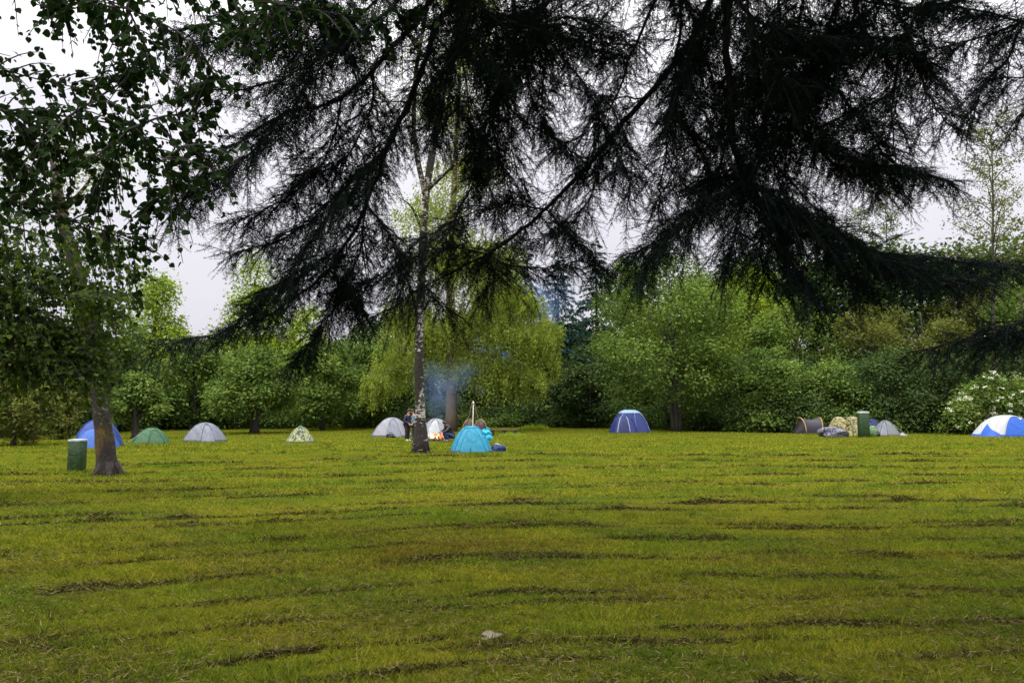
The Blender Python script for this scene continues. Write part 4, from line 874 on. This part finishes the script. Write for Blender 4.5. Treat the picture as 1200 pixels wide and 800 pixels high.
t, S = dome_tent('pale grey dome tent behind the two standing people', 459, 512.5, 2.35, 1.9, 1.18, -18, pale, dkgrey, grey, door=(FR + .55, .42, .72, grey, dkgrey), p=.86)
t, S = dome_tent('pale grey dome tent right behind the camp fire', 511, 513, 1.9, 1.9, 1.15, 22, pale, grey, grey, door=(FR - .4, .42, .75, white, grey), p=.82)
# turquoise tent
t, S = dome_tent('turquoise dome tent with a grey base strip beside the birch', 552, 531, 1.66, 1.5, .98, 8, teal, dkgrey, teal, door=(FR, .62, .8, teal, lteal), cap=(.84, lteal), p=.68)
mb = MB(); r = rs(7); 
G = patch(dome_S(.40, .3, .32, .05, .6), 0, 2 * PI, -.2, .999, 0, 24, 16); G = G + .03 * np.sin(G[..., [1, 2, 0]] * 31); mb.grid(G + [.60, -.1, .62]); mb.build('rolled_flap', lteal, t)
mb = MB(); mb.tube(np.array([[-.09, -.79, .02], [-.085, -.79, .30]]), .012, 5); mb.build('zip', dkgrey, t)
# bag of bedding beside it
def lump(name, label, cat, px, py, sx, sy, sz, mat, seed, group=None, amp=.16, dy=0.0, lift=.42):
    r = rs(seed); g = ground(px, py); g = back(g, dy)
    U, V_ = np.meshgrid(np.linspace(0, 2 * PI, 40), np.linspace(-PI / 2, PI / 2, 22), indexing='ij')
    D = np.stack([np.cos(V_) * np.cos(U), np.cos(V_) * np.sin(U), np.sin(V_)], -1); k = 1 + 0 * U
    for f in (2.1, 3.7, 6.3, 11.0): k += amp * (2.2 / f) * np.sin(D[..., 0] * f + r.rand() * 6) * np.sin(D[..., 1] * f * 1.2 + r.rand() * 6 + D[..., 2] * f)
    P = D * k[..., None] * [sx, sy, sz]; P[..., 2] = np.maximum(P[..., 2] + sz * lift, 0.0)
    o = thing(name, label, cat, g, group); local(o); mb = MB(); mb.grid(P); return o, mb
t, mb = lump('sleeping_bag', 'crumpled dark blue sleeping bag lying against the turquoise tent', 'sleeping bag', 583, 530, .30, .26, .2, navy, 3, dy=.25); mb.build('cover', dblue, t)
mb = MB(); mb.tube(smooth_path([[-.1, -.14, .3], [.02, -.2, .31], [.1, -.16, .24]], 10), .035, 7); mb.build('lining', white, t)
t, mb = lump('bag', 'small black bag at the foot of the pale grey tent by the people', 'bag', 458, 513, .28, .2, .16, DK, 4); mb.build('body', DK, t)
mb = MB(); mb.tube(smooth_path([[-.14, -.1, .2], [0, -.12, .34], [.14, -.1, .2]], 12), .015, 6); mb.build('handle', DK, t)

# big blue tent with a pale cap, pale piping and an arched porch
t, S = dome_tent('big blue dome tent with a pale roof cap and white piping', 738, 507, 3.0, 2.3, 1.68, 10, dblue, navy, paleline, cap=(.62, skyb), door=(FR + .55, .4, .78, dblue, paleline), p=.62)
S2 = dome_S(1.9, 1.7, 1.2, .03, .55); mb = MB(); mb.grid(patch(S2, 0, 2 * PI, 0, .999, 0, 48, 18) + [-.72, -.75, 0]); pr = mb.build('porch', dblue, t)
for ph in (FR - .75, FR + .25):
    s = np.linspace(0, .8, 14); mb = MB(); mb.tube(S2(np.full(14, ph), s, .015) + [-.72, -.75, 0], .028, 6); mb.build('piping', white, pr)
G, top = arch(S2, FR - .25, .45, .78, .02); mb = MB(); mb.grid(G + [-.72, -.75, 0]); mb.build('door', navy, pr)
mb = MB(); mb.grid(patch(S, FR + .85, FR + 1.0, .5, .58, .02, 5, 4)); mb.build('badge', white, t)

# blue and white tent at the edge
t, S = dome_tent('royal blue tent with a broad white band over the top, by the flowering bush', 1180, 511, 4.1, 2.4, 1.36, 6, white, royal, white, p=.78)
G, top = arch(S, FR + .22, .95, .70, .04, 30, 16, .03); mb = MB(); mb.grid(G); dr = mb.build('door', royal, t); mb = MB(); mb.tube(top, .02, 5); mb.build('zip', white, dr)
ph_ = np.linspace(FR - 1.5, FR - .86, 14); G = S(np.repeat(ph_[:, None], 8, 1), np.linspace(0, 1, 8)[None] * np.linspace(.36, .05, 14)[:, None], .04); mb = MB(); mb.grid(G); mb.build('side_panel', royal, t)
mb = MB(); mb.grid(patch(S, FR + .55, FR + .75, .52, .6, .07, 6, 4)); mb.build('vent', white, dr)
# small grey tent behind the bin
t, S = dome_tent('small plain grey tent on the far side of the bin by the hedge', 1038, 511, 1.75, 1.5, .98, -16, cm('stone_nylon', (.13, .15, .155)), dkgrey, grey, p=1.0, door=(FR - .3, .3, .8, grey, dkgrey))
peg_line(t, S(np.array(.1), np.array(.5)), np.array([1.3, -.1, 0])); mb = MB(); mb.grid(np.array([[[.55, -.7, .02], [.9, -.45, .24]], [[1.2, -.6, .01], [.95, -.4, .2]]])); mb.build('guy_flap', pale, t)
# sandy camouflage tent with two humps
g = ground(991, 511); t = thing('dome_tent', 'sandy camouflage tent with two rounded humps beside the bin', 'tent', back(g, .9), 'tents on the meadow'); local(t)
mb = MB(); G = patch(dome_S(1.5, 1.5, 1.24, .05, .8), 0, 2 * PI, 0, .999, 0, 48, 20); mb.grid(G + [-.38, .1, 0]); mb.build('flysheet', sandy, t)
mb = MB(); mb.grid(patch(dome_S(1.35, 1.7, 1.26, .05, .7), 0, 2 * PI, 0, .999, 0, 48, 20) + [.5, 0, 0]); mb.build('porch', sandy, t)
mb = MB(); a = np.linspace(0, PI, 18); mb.tube(np.stack([.06 + .42 * np.cos(a) * .2, -.85 * np.cos(a), 1.2 * np.sin(a) ** .7], -1), .03, 6); mb.build('pole_sleeve', camo, t)
mb = MB(); mb.tube(smooth_path([[-.1, -.72, .95], [.2, -.8, 1.05], [.45, -.78, 1.08]], 8), .025, 6); mb.build('zip', DK, t)
t, mb = lump('bedding_heap', 'heap of grey mottled bedding with a dark opening in front of the sandy camouflage tent', 'bedding', 976, 512, .86, .5, .42, urban, 9, amp=.2, dy=.1); mb.build('cover', urban, t)
mb = MB(); mb.grid(patch(dome_S(1.2, .5, .26), 0, 2 * PI, 0, .999, 0, 32, 10) + [.06, -.36, 0]); mb.build('opening', DK, t)  # solid black piece painted in for the shade inside the opening
t, mb = lump('rucksack', 'pale green mottled rucksack standing beside the bin by the hedge', 'rucksack', 1023, 512, .26, .2, .34, lightcamo, 12, amp=.1, lift=.9); mb.build('body', lightcamo, t)
mb = MB(); mb.grid(patch(dome_S(.34, .3, .12), 0, 2 * PI, 0, .999, 0, 24, 8) + [0, 0, .58]); mb.build('top_pocket', lightcamo, t)
t, mb = lump('folding_chair_bag', 'black bundle leaning on the pale green rucksack', 'bundle', 1029, 511.5, .15, .15, .16, DK, 13, amp=.1, lift=.8); mb.build('body', DK, t); mb = MB(); mb.tube(smooth_path([[-.08, 0, .25], [0, -.03, .34], [.08, 0, .25]], 8), .014, 5); mb.build('handle', DK, t)
t, S = dome_tent('navy tent top showing behind the bin by the hedge', 1022, 507.5, 1.35, 1.4, 1.1, 0, navy, DK, navy, p=.7)

# pop-up tents: fabric slung between two hoops
def popup(label, px, py, L, dpt, h, rot, fab, hoop, inner, sag=.86):
    g = ground(px, py); t = thing('pop_up_tent', label, 'tent', back(g, dpt * .45), 'pop-up tents with tan hoops'); local(t); t.rotation_euler.z = R(rot)
    xs = [(-1.0, .02), (-.82, .34), (-.62, .72), (-.46, 1.0), (-.25, .92), (.12, sag), (.5, .92), (.70, 1.0), (.80, .78), (.9, .42), (1.0, .05)]; n = 22; u = np.linspace(0, PI, n); G = []
    for fx, fh in xs:
        wd = dpt / 2 * (.35 + .65 * fh); lean = .10 * np.sign(fx) * np.sin(u) * (1 if abs(fx) > .4 else 0) * 0
        G.append(np.stack([np.full(n, fx * L / 2) + lean + .07 * np.sign(fx) * (1 - np.sin(u)) * (-1 if abs(fx) < .7 else 0), -wd * np.cos(u), h * fh * np.sin(u) ** .75], -1))
    G = np.array(G); mb = MB(); mb.grid(G[3:8]); mb.build('flysheet', fab, t); mb = MB(); mb.grid(G[:4]); mb.build('end_panel', inner, t); mb = MB(); mb.grid(G[7:]); mb.build('end_panel', inner, t)
    for k in (3, 7):
        s = -1 if k == 3 else 1; P = G[k].copy(); P[:, 0] += s * .10 * np.sin(u) ** 2; P[:, 2] += .015; mb = MB(); mb.tube(P, .034, 7); mb.build('hoop', hoop, t)
    mb = MB(); mb.tube(np.array([[.6 * L / 2, -.38 * dpt, h * .5], [.8 * L / 2, -.4 * dpt, h * .47]]), .03, 6); mb.build('toggle', hoop, t)
    return t
popup('black pop-up tent with two tan hoops beside the sandy camouflage tent', 947, 508.5, 2.2, 1.4, 1.14, 4, cm('charcoal_nylon', (.022, .022, .034)), tan, DK)
g = ground(556, 522); t = thing('pop_up_tent', 'dark maroon pop-up tent with twin olive hoops behind the turquoise tent and tripod', 'tent', back(g, .7), 'pop-up tents with tan hoops'); local(t)
oh = cm('olive_hoop', (.30, .20, .07), trans=0)
for sx_ in (-.27, .29):
    mb = MB(); mb.grid(patch(dome_S(.64, 1.3, 1.2, .03, .5), 0, 2 * PI, 0, .999, 0, 40, 18) + [sx_, .1, 0]); mb.build('flysheet', cm('maroon_nylon', (.04, .018, .03)), t)
    a = np.linspace(0, PI, 20); mb = MB(); mb.tube(np.stack([sx_ + .34 * np.cos(a), -.02 + 0 * a, 1.24 * np.sin(a) ** .6], -1), .028, 7); mb.build('hoop', oh, t)
mb = MB(); mb.tube(np.array([[-.5, -.2, .86], [-.38, -.24, .84]]), .035, 6); mb.tube(np.array([[.1, -.2, .9], [.2, -.24, .88]]), .035, 6); mb.build('toggle', tan, t)

# ------------------------------------------------------------------ litter bins
def litter_bin(label, px, py, w, h, rot):
    g = ground(px, py); t = thing('litter_bin', label, 'bin', back(g, w * .4), 'green litter bins'); local(t); t.rotation_euler.z = R(rot)
    bg_ = cm('green_bin_paint', (.018, .048, .013), rough=.5, var=.3, trans=0); lt = cm('bin_lid', (.30, .34, .32), rough=.5, trans=0)
    mb = MB(); a = np.linspace(0, 2 * PI, 33); a = a[:-1]; n = 6.0
    def ring(k, z): q = 1 / (np.abs(np.cos(a)) ** n + np.abs(np.sin(a)) ** n) ** (1 / n); return np.stack([w / 2 * k * q * np.cos(a), w / 2 * .9 * k * q * np.sin(a), np.full(32, z)], -1)
    G = np.stack([ring(.97, .0), ring(.97, .03), ring(1, .04), ring(1, h * .5), ring(1, h * .93), ring(.98, h * .94)], 1); mb.grid(G, True); mb.build('body', bg_, t, True)
    mb = MB(); G = np.stack([ring(1.03, h * .935), ring(1.04, h * .945), ring(1.04, h * .975), ring(1.0, h), ring(.6, h * 1.012), ring(.001, h * 1.015)], 1); mb.grid(G, True); mb.build('lid', lt, t)
    mb = MB(); mb.grid(np.stack([ring(1.0, -.02), ring(1.0, .035)], 1), True); mb.build('base', DK, t)
    mb = MB(); mb.box((0, -w * .455, h * .55), (w * .5, .012, .02)); mb.build('seam', bg_, t)
litter_bin('dark green litter bin on the grass beside the mossy leaning trunk', 89.5, 552, .40, .87, 6)
litter_bin('tall dark green bin between the sandy camouflage tent and the small grey tent', 1012.5, 513, .62, 1.55, -8)

# ------------------------------------------------------------------ tripod, bench, weed tuft, stone
g = ground(554, 525); t = thing('tripod', 'tall three-legged pole tripod with a pale front leg behind the turquoise tent', 'tripod', g); local(t)
for x0, y0, x1, mt, rad in ((.0, -.55, .02, cm('white_pole', (.7, .68, .64), trans=0), .024), (-.52, .4, -.03, cm('olive_pole', (.16, .13, .06), trans=0), .022), (.56, .45, .05, cm('olive_pole', (.16, .13, .06)), .022)):
    mb = MB(); mb.tube(np.array([[x0, y0, 0], [x1, 0, 2.0], [x1 + (x1 - x0) * .03, .02, 2.06]]), rad, 8); mb.build('leg', mt, t)
mb = MB(); mb.tube(np.array([[0, 0, 1.93], [.03, 0, 1.99]]), .06, 8); mb.build('lashing', cm('rope', (.3, .24, .15), trans=0), t)
mb = MB(); mb.tube(np.array([[0.02, 0.03, 1.95], [0.02, 0.05, .95]]), .01, 5); mb.build('chain', DK, t)
g = ground(590, 510); t = thing('bench', 'low weathered wooden plank bench on blocks at the edge of the trees', 'bench', g); local(t); t.rotation_euler.z = R(-6)
wood = bark_mat('weathered_wood', (.05, .035, .018), (.11, .08, .04), (.16, .12, .07), .5, (1.5, 12, 12), None, .3)
mb = MB(); mb.box((0, 0, .40), (1.9, .42, .07), .012); mb.build('seat', wood, t)
for x in (-.75, 0.05, .8): mb = MB(); mb.box((x, 0, .18), (.24, .34, .37), .02); mb.build('leg', BARK_DARK, t)
def tuft(label, px, py, w, h, n, seed, group='tufts of tall grass'):
    r = rs(seed); g = ground(px, py); t = MB(); a = r.rand(n) * 2 * PI; q = np.sqrt(r.rand(n)) * w / 2
    P = np.stack([q * np.cos(a), q * np.sin(a), np.zeros(n)], 1); A = np.stack([np.cos(a) * .5, np.sin(a) * .5, np.ones(n)], 1) + .3 * r.randn(n, 3)
    L = h * (.5 + .6 * r.rand(n)) * (1.1 - q / w); leaves(t, P, A, r.randn(n, 3), L, .04 + .05 * r.rand(n), np.clip(.5 + .2 * r.randn(n), 0, 1), 'tri')
    o = t.build('grass_tuft', LF['bright'], None, False, True); o.location = g; tag(o, label, 'grass tuft', group)
tuft('pale tuft of long grass beside the wooden bench, before the dark trees', 627, 503, 2.4, .62, 900, 1)
tuft('low tuft of long grass between the wooden bench and the turquoise tent', 600, 511, 1.5, .35, 500, 2)
g = ground(575, 748); g_ = lump('stone', 'pale flat stone lying in the mown grass near the camera', 'stone', 575, 748,        .07, .10, .022, None, 21, amp=.25, lift=.25)
so_ = g_[1].build('stone', bark_mat('pale_stone', (.12, .09, .065), (.24, .19, .145), (.34, .28, .22), .5, (22, 22, 22)), None); so_.location = g_[0].location; tag(so_, g_[0]['label'], 'stone'); bpy.data.objects.remove(g_[0])

# ------------------------------------------------------------------ camp fire and smoke
g = ground(512, 516); t = thing('camp_fire', 'burning camp fire with orange flames in front of the pale grey tent', 'fire', g); local(t); r = rs(33)
for i in range(9):
    a = i * .7 + r.rand(); L = .55; c = np.array([.28 * math.cos(a), .2 * math.sin(a), 0]); mb = MB()
    mb.tube(np.array([c * 1.9 + [0, 0, .05], c * .2 + [0, 0, .16 + .12 * r.rand()]]), .05, 7); mb.build('log', BARK_DARK, t)
ms = MB()
for i in range(12):
    a = i * PI / 6; ms.box((.52 * math.cos(a), .42 * math.sin(a), .06), (.16, .14, .14), .04)
ms.build('stone_ring', bark_mat('fire_stone', (.05, .045, .04), (.12, .1, .09), (.2, .17, .15), .5), t)
FL = [emit_mat('flame_orange', (1.0, .22, .05), 1.5), emit_mat('flame_pale', (1.0, .62, .38), 1.6)]
for i in range(11):
    x, y = r.randn(2) * [.22, .12]; h = .18 + .22 * r.rand(); mb = MB(); z = np.linspace(0, 1, 8)
    P = np.stack([x + .05 * np.sin(z * 4 + i), np.full(8, y), .08 + h * z], -1); mb.tube(P, .075 * np.sin(np.clip(z * .8 + .2, 0, 1) * PI) ** .8 + .004, 7); mb.build('flame', FL[i % 3 == 0], t)

def smoke(name, path, rad, dens, colr, seed, nsc):
    """one puff body along a path, density fading to nothing at its skin"""
    pts = np.array(path); P = smooth_path(pts, 24); rr = np.interp(np.linspace(0, 1, 24), np.linspace(0, 1, len(rad)), rad)
    lo = (P - rr[:, None]).min(0); hi = (P + rr[:, None]).max(0); mb = MB(); mb.tube(P, rr, 14); 
    m, nt, out = new_mat(name + '_volume'); pv = N(nt, 'ShaderNodeVolumePrincipled'); pv.inputs['Color'].default_value = (*colr, 1); pv.inputs['Anisotropy'].default_value = .1
    ge = nt.nodes.new('ShaderNodeNewGeometry'); sxx = nt.nodes.new('ShaderNodeSeparateXYZ'); nt.links.new(ge.outputs['Position'], sxx.inputs[0])
    def curve(vals):      # centre line as a function of height
        mr = nt.nodes.new('ShaderNodeMapRange'); nt.links.new(sxx.outputs[2], mr.inputs[0]); mr.inputs[1].default_value = P[0][2]; mr.inputs[2].default_value = P[-1][2]
        fc = nt.nodes.new('ShaderNodeFloatCurve'); c = fc.mapping.curves[0]; mn, mxx = min(vals), max(vals) + 1e-6
        zs = (P[:, 2] - P[0][2]) / (P[-1][2] - P[0][2]); ks = np.linspace(0, 1, 9); vv = np.interp(ks, zs, (np.array(vals) - mn) / (mxx - mn))
        while len(c.points) < 9: c.points.new(.5, .5)
        for i in range(9): c.points[i].location = (ks[i], vv[i])
        fc.mapping.update(); nt.links.new(mr.outputs[0], fc.inputs[1]); m2 = nt.nodes.new('ShaderNodeMath'); m2.operation = 'MULTIPLY_ADD'; nt.links.new(fc.outputs[0], m2.inputs[0]); m2.inputs[1].default_value = mxx - mn; m2.inputs[2].default_value = mn; return m2.outputs[0]
    def math_(op, a, b):
        q = nt.nodes.new('ShaderNodeMath'); q.operation = op
        for i, v in ((0, a), (1, b)):
            if isinstance(v, (int, float)): q.inputs[i].default_value = v
            else: nt.links.new(v, q.inputs[i])
        return q.outputs[0]
    dx = math_('SUBTRACT', sxx.outputs[0], curve(list(P[:, 0]))); dy = math_('SUBTRACT', sxx.outputs[1], curve(list(P[:, 1]))); rc = curve(list(rr))
    d = math_('DIVIDE', math_('SQRT', math_('ADD', math_('MULTIPLY', dx, dx), math_('MULTIPLY', dy, dy)), 0.0), rc)
    f = math_('MAXIMUM', math_('SUBTRACT', 1.0, d), 0.0); f = math_('MULTIPLY', f, f)
    no = N(nt, 'ShaderNodeTexNoise', Scale=nsc, Detail=4.0, Distortion=.6); nt.links.new(ge.outputs['Position'], no.inputs[0])
    nn = math_('MAXIMUM', math_('MULTIPLY', math_('SUBTRACT', no.outputs[0], .36), 4.0), 0.0)
    top = nt.nodes.new('ShaderNodeMapRange'); nt.links.new(sxx.outputs[2], top.inputs[0]); top.inputs[1].default_value = P[-1][2]; top.inputs[2].default_value = P[-1][2] * .6 + P[0][2] * .4
    bot = nt.nodes.new('ShaderNodeMapRange'); nt.links.new(sxx.outputs[2], bot.inputs[0]); bot.inputs[1].default_value = P[0][2]; bot.inputs[2].default_value = P[0][2] * .7 + P[-1][2] * .3
    f = math_('MULTIPLY', f, bot.outputs[0])
    nt.links.new(math_('MULTIPLY', math_('MULTIPLY', math_('MULTIPLY', f, nn), top.outputs[0]), dens), pv.inputs['Density']); nt.links.new(pv.outputs[0], out.inputs['Volume'])
    o = mb.build(name, m); o['kind'] = 'stuff'; return o
fx = ground(513, 515)
smoke('smoke', [fx + [0, .3, .3], at(515, 485, fx[1] + 1), at(517, 462, fx[1] + 2), at(522, 440, fx[1] + 3.5), at(530, 420, fx[1] + 5)], [.5, 1.5, 2.2, 3.0, 3.8], .24, (.34, .52, .92), 1, .8)
smoke('smoke', [at(560, 465, 70), at(572, 440, 70), at(590, 405, 71), at(612, 370, 72), at(640, 325, 74)], [2.0, 3.6, 4.6, 5.6, 6.5], .55, (.34, .52, .92), 2, .35)

# ------------------------------------------------------------------ people
def skin_mesh(name, J, E, mat, parent, root, sub=2):
    keys = list(J); me = bpy.data.meshes.new(name)
    me.from_pydata([J[k][0] for k in keys], [(keys.index(a), keys.index(b)) for a, b in E], [])
    o = bpy.data.objects.new(name, me); col.objects.link(o); md = o.modifiers.new('s', 'SKIN'); md.use_smooth_shade = True
    for k, v in zip(keys, me.skin_vertices[0].data):
        v.radius = (J[k][1], J[k][1] if len(J[k]) < 3 else J[k][2]); v.use_root = k == root
    sd = o.modifiers.new('d', 'SUBSURF'); sd.levels = sub; sd.render_levels = sub
    dg = bpy.context.evaluated_depsgraph_get(); m2 = bpy.data.meshes.new_from_object(o.evaluated_get(dg)); bpy.data.objects.remove(o)
    m2.materials.clear(); m2.materials.append(mat); o = bpy.data.objects.new(name, m2); col.objects.link(o); o.parent = parent
    for p_ in m2.polygons: p_.use_smooth = True
    return o
SKIN = cm('skin', (.45, .24, .16), trans=0, var=.05)
def person(label, px, py, rot, pose, jacket, trousers, shoes, hair, jname='jacket', hood=False, gdy=0):
    g = ground(px, py); t = thing('person', label, 'person', g, 'people around the camp fire'); local(t); t.rotation_euler.z = R(rot)
    J = dict(pose)   # faces -Y in local space
    rd = dict(pelvis=.125, waist=.12, chest=.115, upper=.075, neck=.055, skull0=.075, skull=.098, crown=.075,
              hipL=.095, kneeL=.06, ankL=.04, toeL=.038, hipR=.095, kneeR=.06, ankR=.04, toeR=.038, shL=.05, elL=.043, wrL=.03, shR=.05, elR=.043, wrR=.03)
    Jb = {k: (np.array(v, float), rd[k]) for k, v in J.items()}
    E = [('pelvis', 'waist'), ('waist', 'chest'), ('chest', 'upper'), ('upper', 'neck'), ('neck', 'skull0'), ('skull0', 'skull'), ('skull', 'crown')]
    for s in 'LR': E += [('pelvis', 'hip' + s), ('hip' + s, 'knee' + s), ('knee' + s, 'ank' + s), ('ank' + s, 'toe' + s), ('upper', 'sh' + s), ('sh' + s, 'el' + s), ('el' + s, 'wr' + s)]
    for s in 'LR':   # hands: palm and five bent fingers
        wv, ev = Jb['wr' + s][0], Jb['el' + s][0]; d = unit(wv - ev); sd_ = unit(np.cross(d, [0, 1, .2])); 
        palm = wv + d * .07; Jb['palm' + s] = (palm, .026); E.append(('wr' + s, 'palm' + s))
        for i, L in enumerate((.062, .075, .08, .072, .055)):
            o_ = (i - 2) * .019; b0 = palm + sd_ * o_ + d * (.018 if i else -.02); mid = b0 + d * L * .5 + sd_ * o_ * .3; tip = mid + d * L * .4 + np.array([0, -.02, 0])
            for nm, pp, rr in (('a', b0, .0095), ('b', mid, .009), ('c', tip, .007)): Jb[f'f{s}{i}{nm}'] = (pp, rr)
            E += [('palm' + s, f'f{s}{i}a'), (f'f{s}{i}a', f'f{s}{i}b'), (f'f{s}{i}b', f'f{s}{i}c')]
    body = skin_mesh('body', Jb, E, SKIN, t, 'pelvis')
    sk = np.array(J['skull'], float); up = unit(np.array(J['crown'], float) - np.array(J['skull0'], float)); fw = unit(np.array(J['face'], float)) if 'face' in J else np.array([0, -1, 0.])
    def sub(names, k, extra=0): return {n: (Jb[n][0], Jb[n][1] * k + extra) for n in names}
    JJ = sub(['pelvis', 'waist', 'chest', 'upper', 'shL', 'elL', 'wrL', 'shR', 'elR', 'wrR'], 1.12, .02); JJ['upper'] = (JJ['upper'][0], .15); JJ['chest'] = (JJ['chest'][0], .18); JJ['shL'] = (JJ['shL'][0], .095); JJ['shR'] = (JJ['shR'][0], .095); JJ['pelvis'] = (JJ['pelvis'][0] - [0, 0, .03], .165); JJ['collar'] = (Jb['upper'][0] * .2 + Jb['neck'][0] * .8, .088)
    EJ = [('pelvis', 'waist'), ('waist', 'chest'), ('chest', 'upper'), ('upper', 'collar')] + [e for s in 'LR' for e in (('upper', 'sh' + s), ('sh' + s, 'el' + s), ('el' + s, 'wr' + s))]
    if hood: JJ['hood'] = (sk - fw * .03 + up * .02, .135); EJ.append(('upper', 'hood'))
    skin_mesh(jname, JJ, EJ, jacket, t, 'chest')
    JT = sub(['pelvis', 'hipL', 'kneeL', 'ankL', 'hipR', 'kneeR', 'ankR'], 1.1, .018); skin_mesh('trousers', JT, [('pelvis', 'hipL'), ('hipL', 'kneeL'), ('kneeL', 'ankL'), ('pelvis', 'hipR'), ('hipR', 'kneeR'), ('kneeR', 'ankR')], trousers, t, 'pelvis')
    for s in 'LR': skin_mesh('shoe', {'a': (Jb['ank' + s][0] * [1, 1, .75], .058), 'b': (Jb['toe' + s][0], .05), 'c': (Jb['toe' + s][0] + (Jb['toe' + s][0] - Jb['ank' + s][0]) * [.35, .35, 0], .038)}, [('a', 'b'), ('b', 'c')], shoes, t, 'a')
    # hair cap, nose, ears, eyes
    U, V_ = np.meshgrid(np.linspace(0, 2 * PI, 25), np.linspace(-.35, PI / 2, 10), indexing='ij'); s_ = unit(np.cross(fw, up))
    Dr = (np.cos(V_) * np.cos(U))[..., None] * s_ + (np.cos(V_) * np.sin(U))[..., None] * -fw + np.sin(V_)[..., None] * up
    cut = np.where((np.sin(U) < -.2) & (V_ < .35), .80, 1.0)[..., None]
    mb = MB(); mb.grid(sk + up * .035 + Dr * .122 * cut); mb.build('hair', hair, t)
    return t
hairb = cm('brown_hair', (.03, .014, .008), trans=0); hairr = cm('reddish_hair', (.07, .025, .012), trans=0)
stand = dict(pelvis=(0, 0, .93), waist=(0, 0, 1.08), chest=(0, -.03, 1.24), upper=(0, -.05, 1.40), neck=(0, -.08, 1.50), skull0=(0, -.11, 1.57), skull=(0, -.125, 1.65), crown=(0, -.12, 1.71),
             hipL=(.095, 0, .88), kneeL=(.115, -.02, .49), ankL=(.13, .02, .085), toeL=(.15, -.12, .04), hipR=(-.095, 0, .88), kneeR=(-.11, -.03, .49), ankR=(-.12, .0, .085), toeR=(-.14, -.14, .04),
             shL=(.19, -.04, 1.37), elL=(.26, .0, 1.1), wrL=(.19, -.18, .95), shR=(-.19, -.04, 1.37), elR=(-.26, .02, 1.1), wrR=(-.14, -.2, .97))
person('person in a navy jacket and dark trousers standing beside the birch trunk', 477, 516, 62, stand, cm('navy_jacket', (.016, .014, .05), trans=0), cm('dark_trousers', (.008, .008, .011), trans=0), cm('pale_shoes', (.4, .38, .35), trans=0), hairb)
st2 = {k: (v[0], v[1], v[2] * .985) for k, v in stand.items()}; st2.update(skull=(.0, -.15, 1.62), crown=(0, -.15, 1.68))
person('person in a light blue patterned jacket half hidden by the birch trunk', 485.6, 515, -62, st2, camo_mat('blue_patterned_jacket', [(.02, .03, .06), (.22, .36, .46), (.35, .48, .55), (.05, .08, .12)], 9), cm('slate_trousers', (.012, .02, .022), trans=0), cm('dark_shoes', (.03, .03, .03), trans=0), hairr)
crouch = dict(pelvis=(0, .18, .32), waist=(0, .1, .45), chest=(0, -.02, .62), upper=(0, -.1, .76), neck=(0, -.17, .84), skull0=(0, -.22, .88), skull=(0, -.26, .94), crown=(0, -.26, 1.0),
              hipL=(.1, .14, .30), kneeL=(.17, -.28, .46), ankL=(.15, -.08, .085), toeL=(.16, -.22, .04), hipR=(-.1, .14, .30), kneeR=(-.17, -.28, .46), ankR=(-.15, -.08, .085), toeR=(-.16, -.22, .04),
              shL=(.18, -.09, .73), elL=(.25, -.26, .55), wrL=(.14, -.44, .5), shR=(-.18, -.09, .73), elR=(-.25, -.26, .55), wrR=(-.14, -.44, .5))
person('person in a dark hooded jacket and blue jeans crouching at the camp fire', 526, 517, -62, crouch, cm('black_jacket', (.010, .009, .013), trans=0), cm('blue_jeans', (.018, .035, .13), trans=0), cm('grey_shoes', (.2, .18, .17), trans=0), hairb, hood=True)
for o in list(bpy.data.objects):
    if '_o' in o: del o['_o']
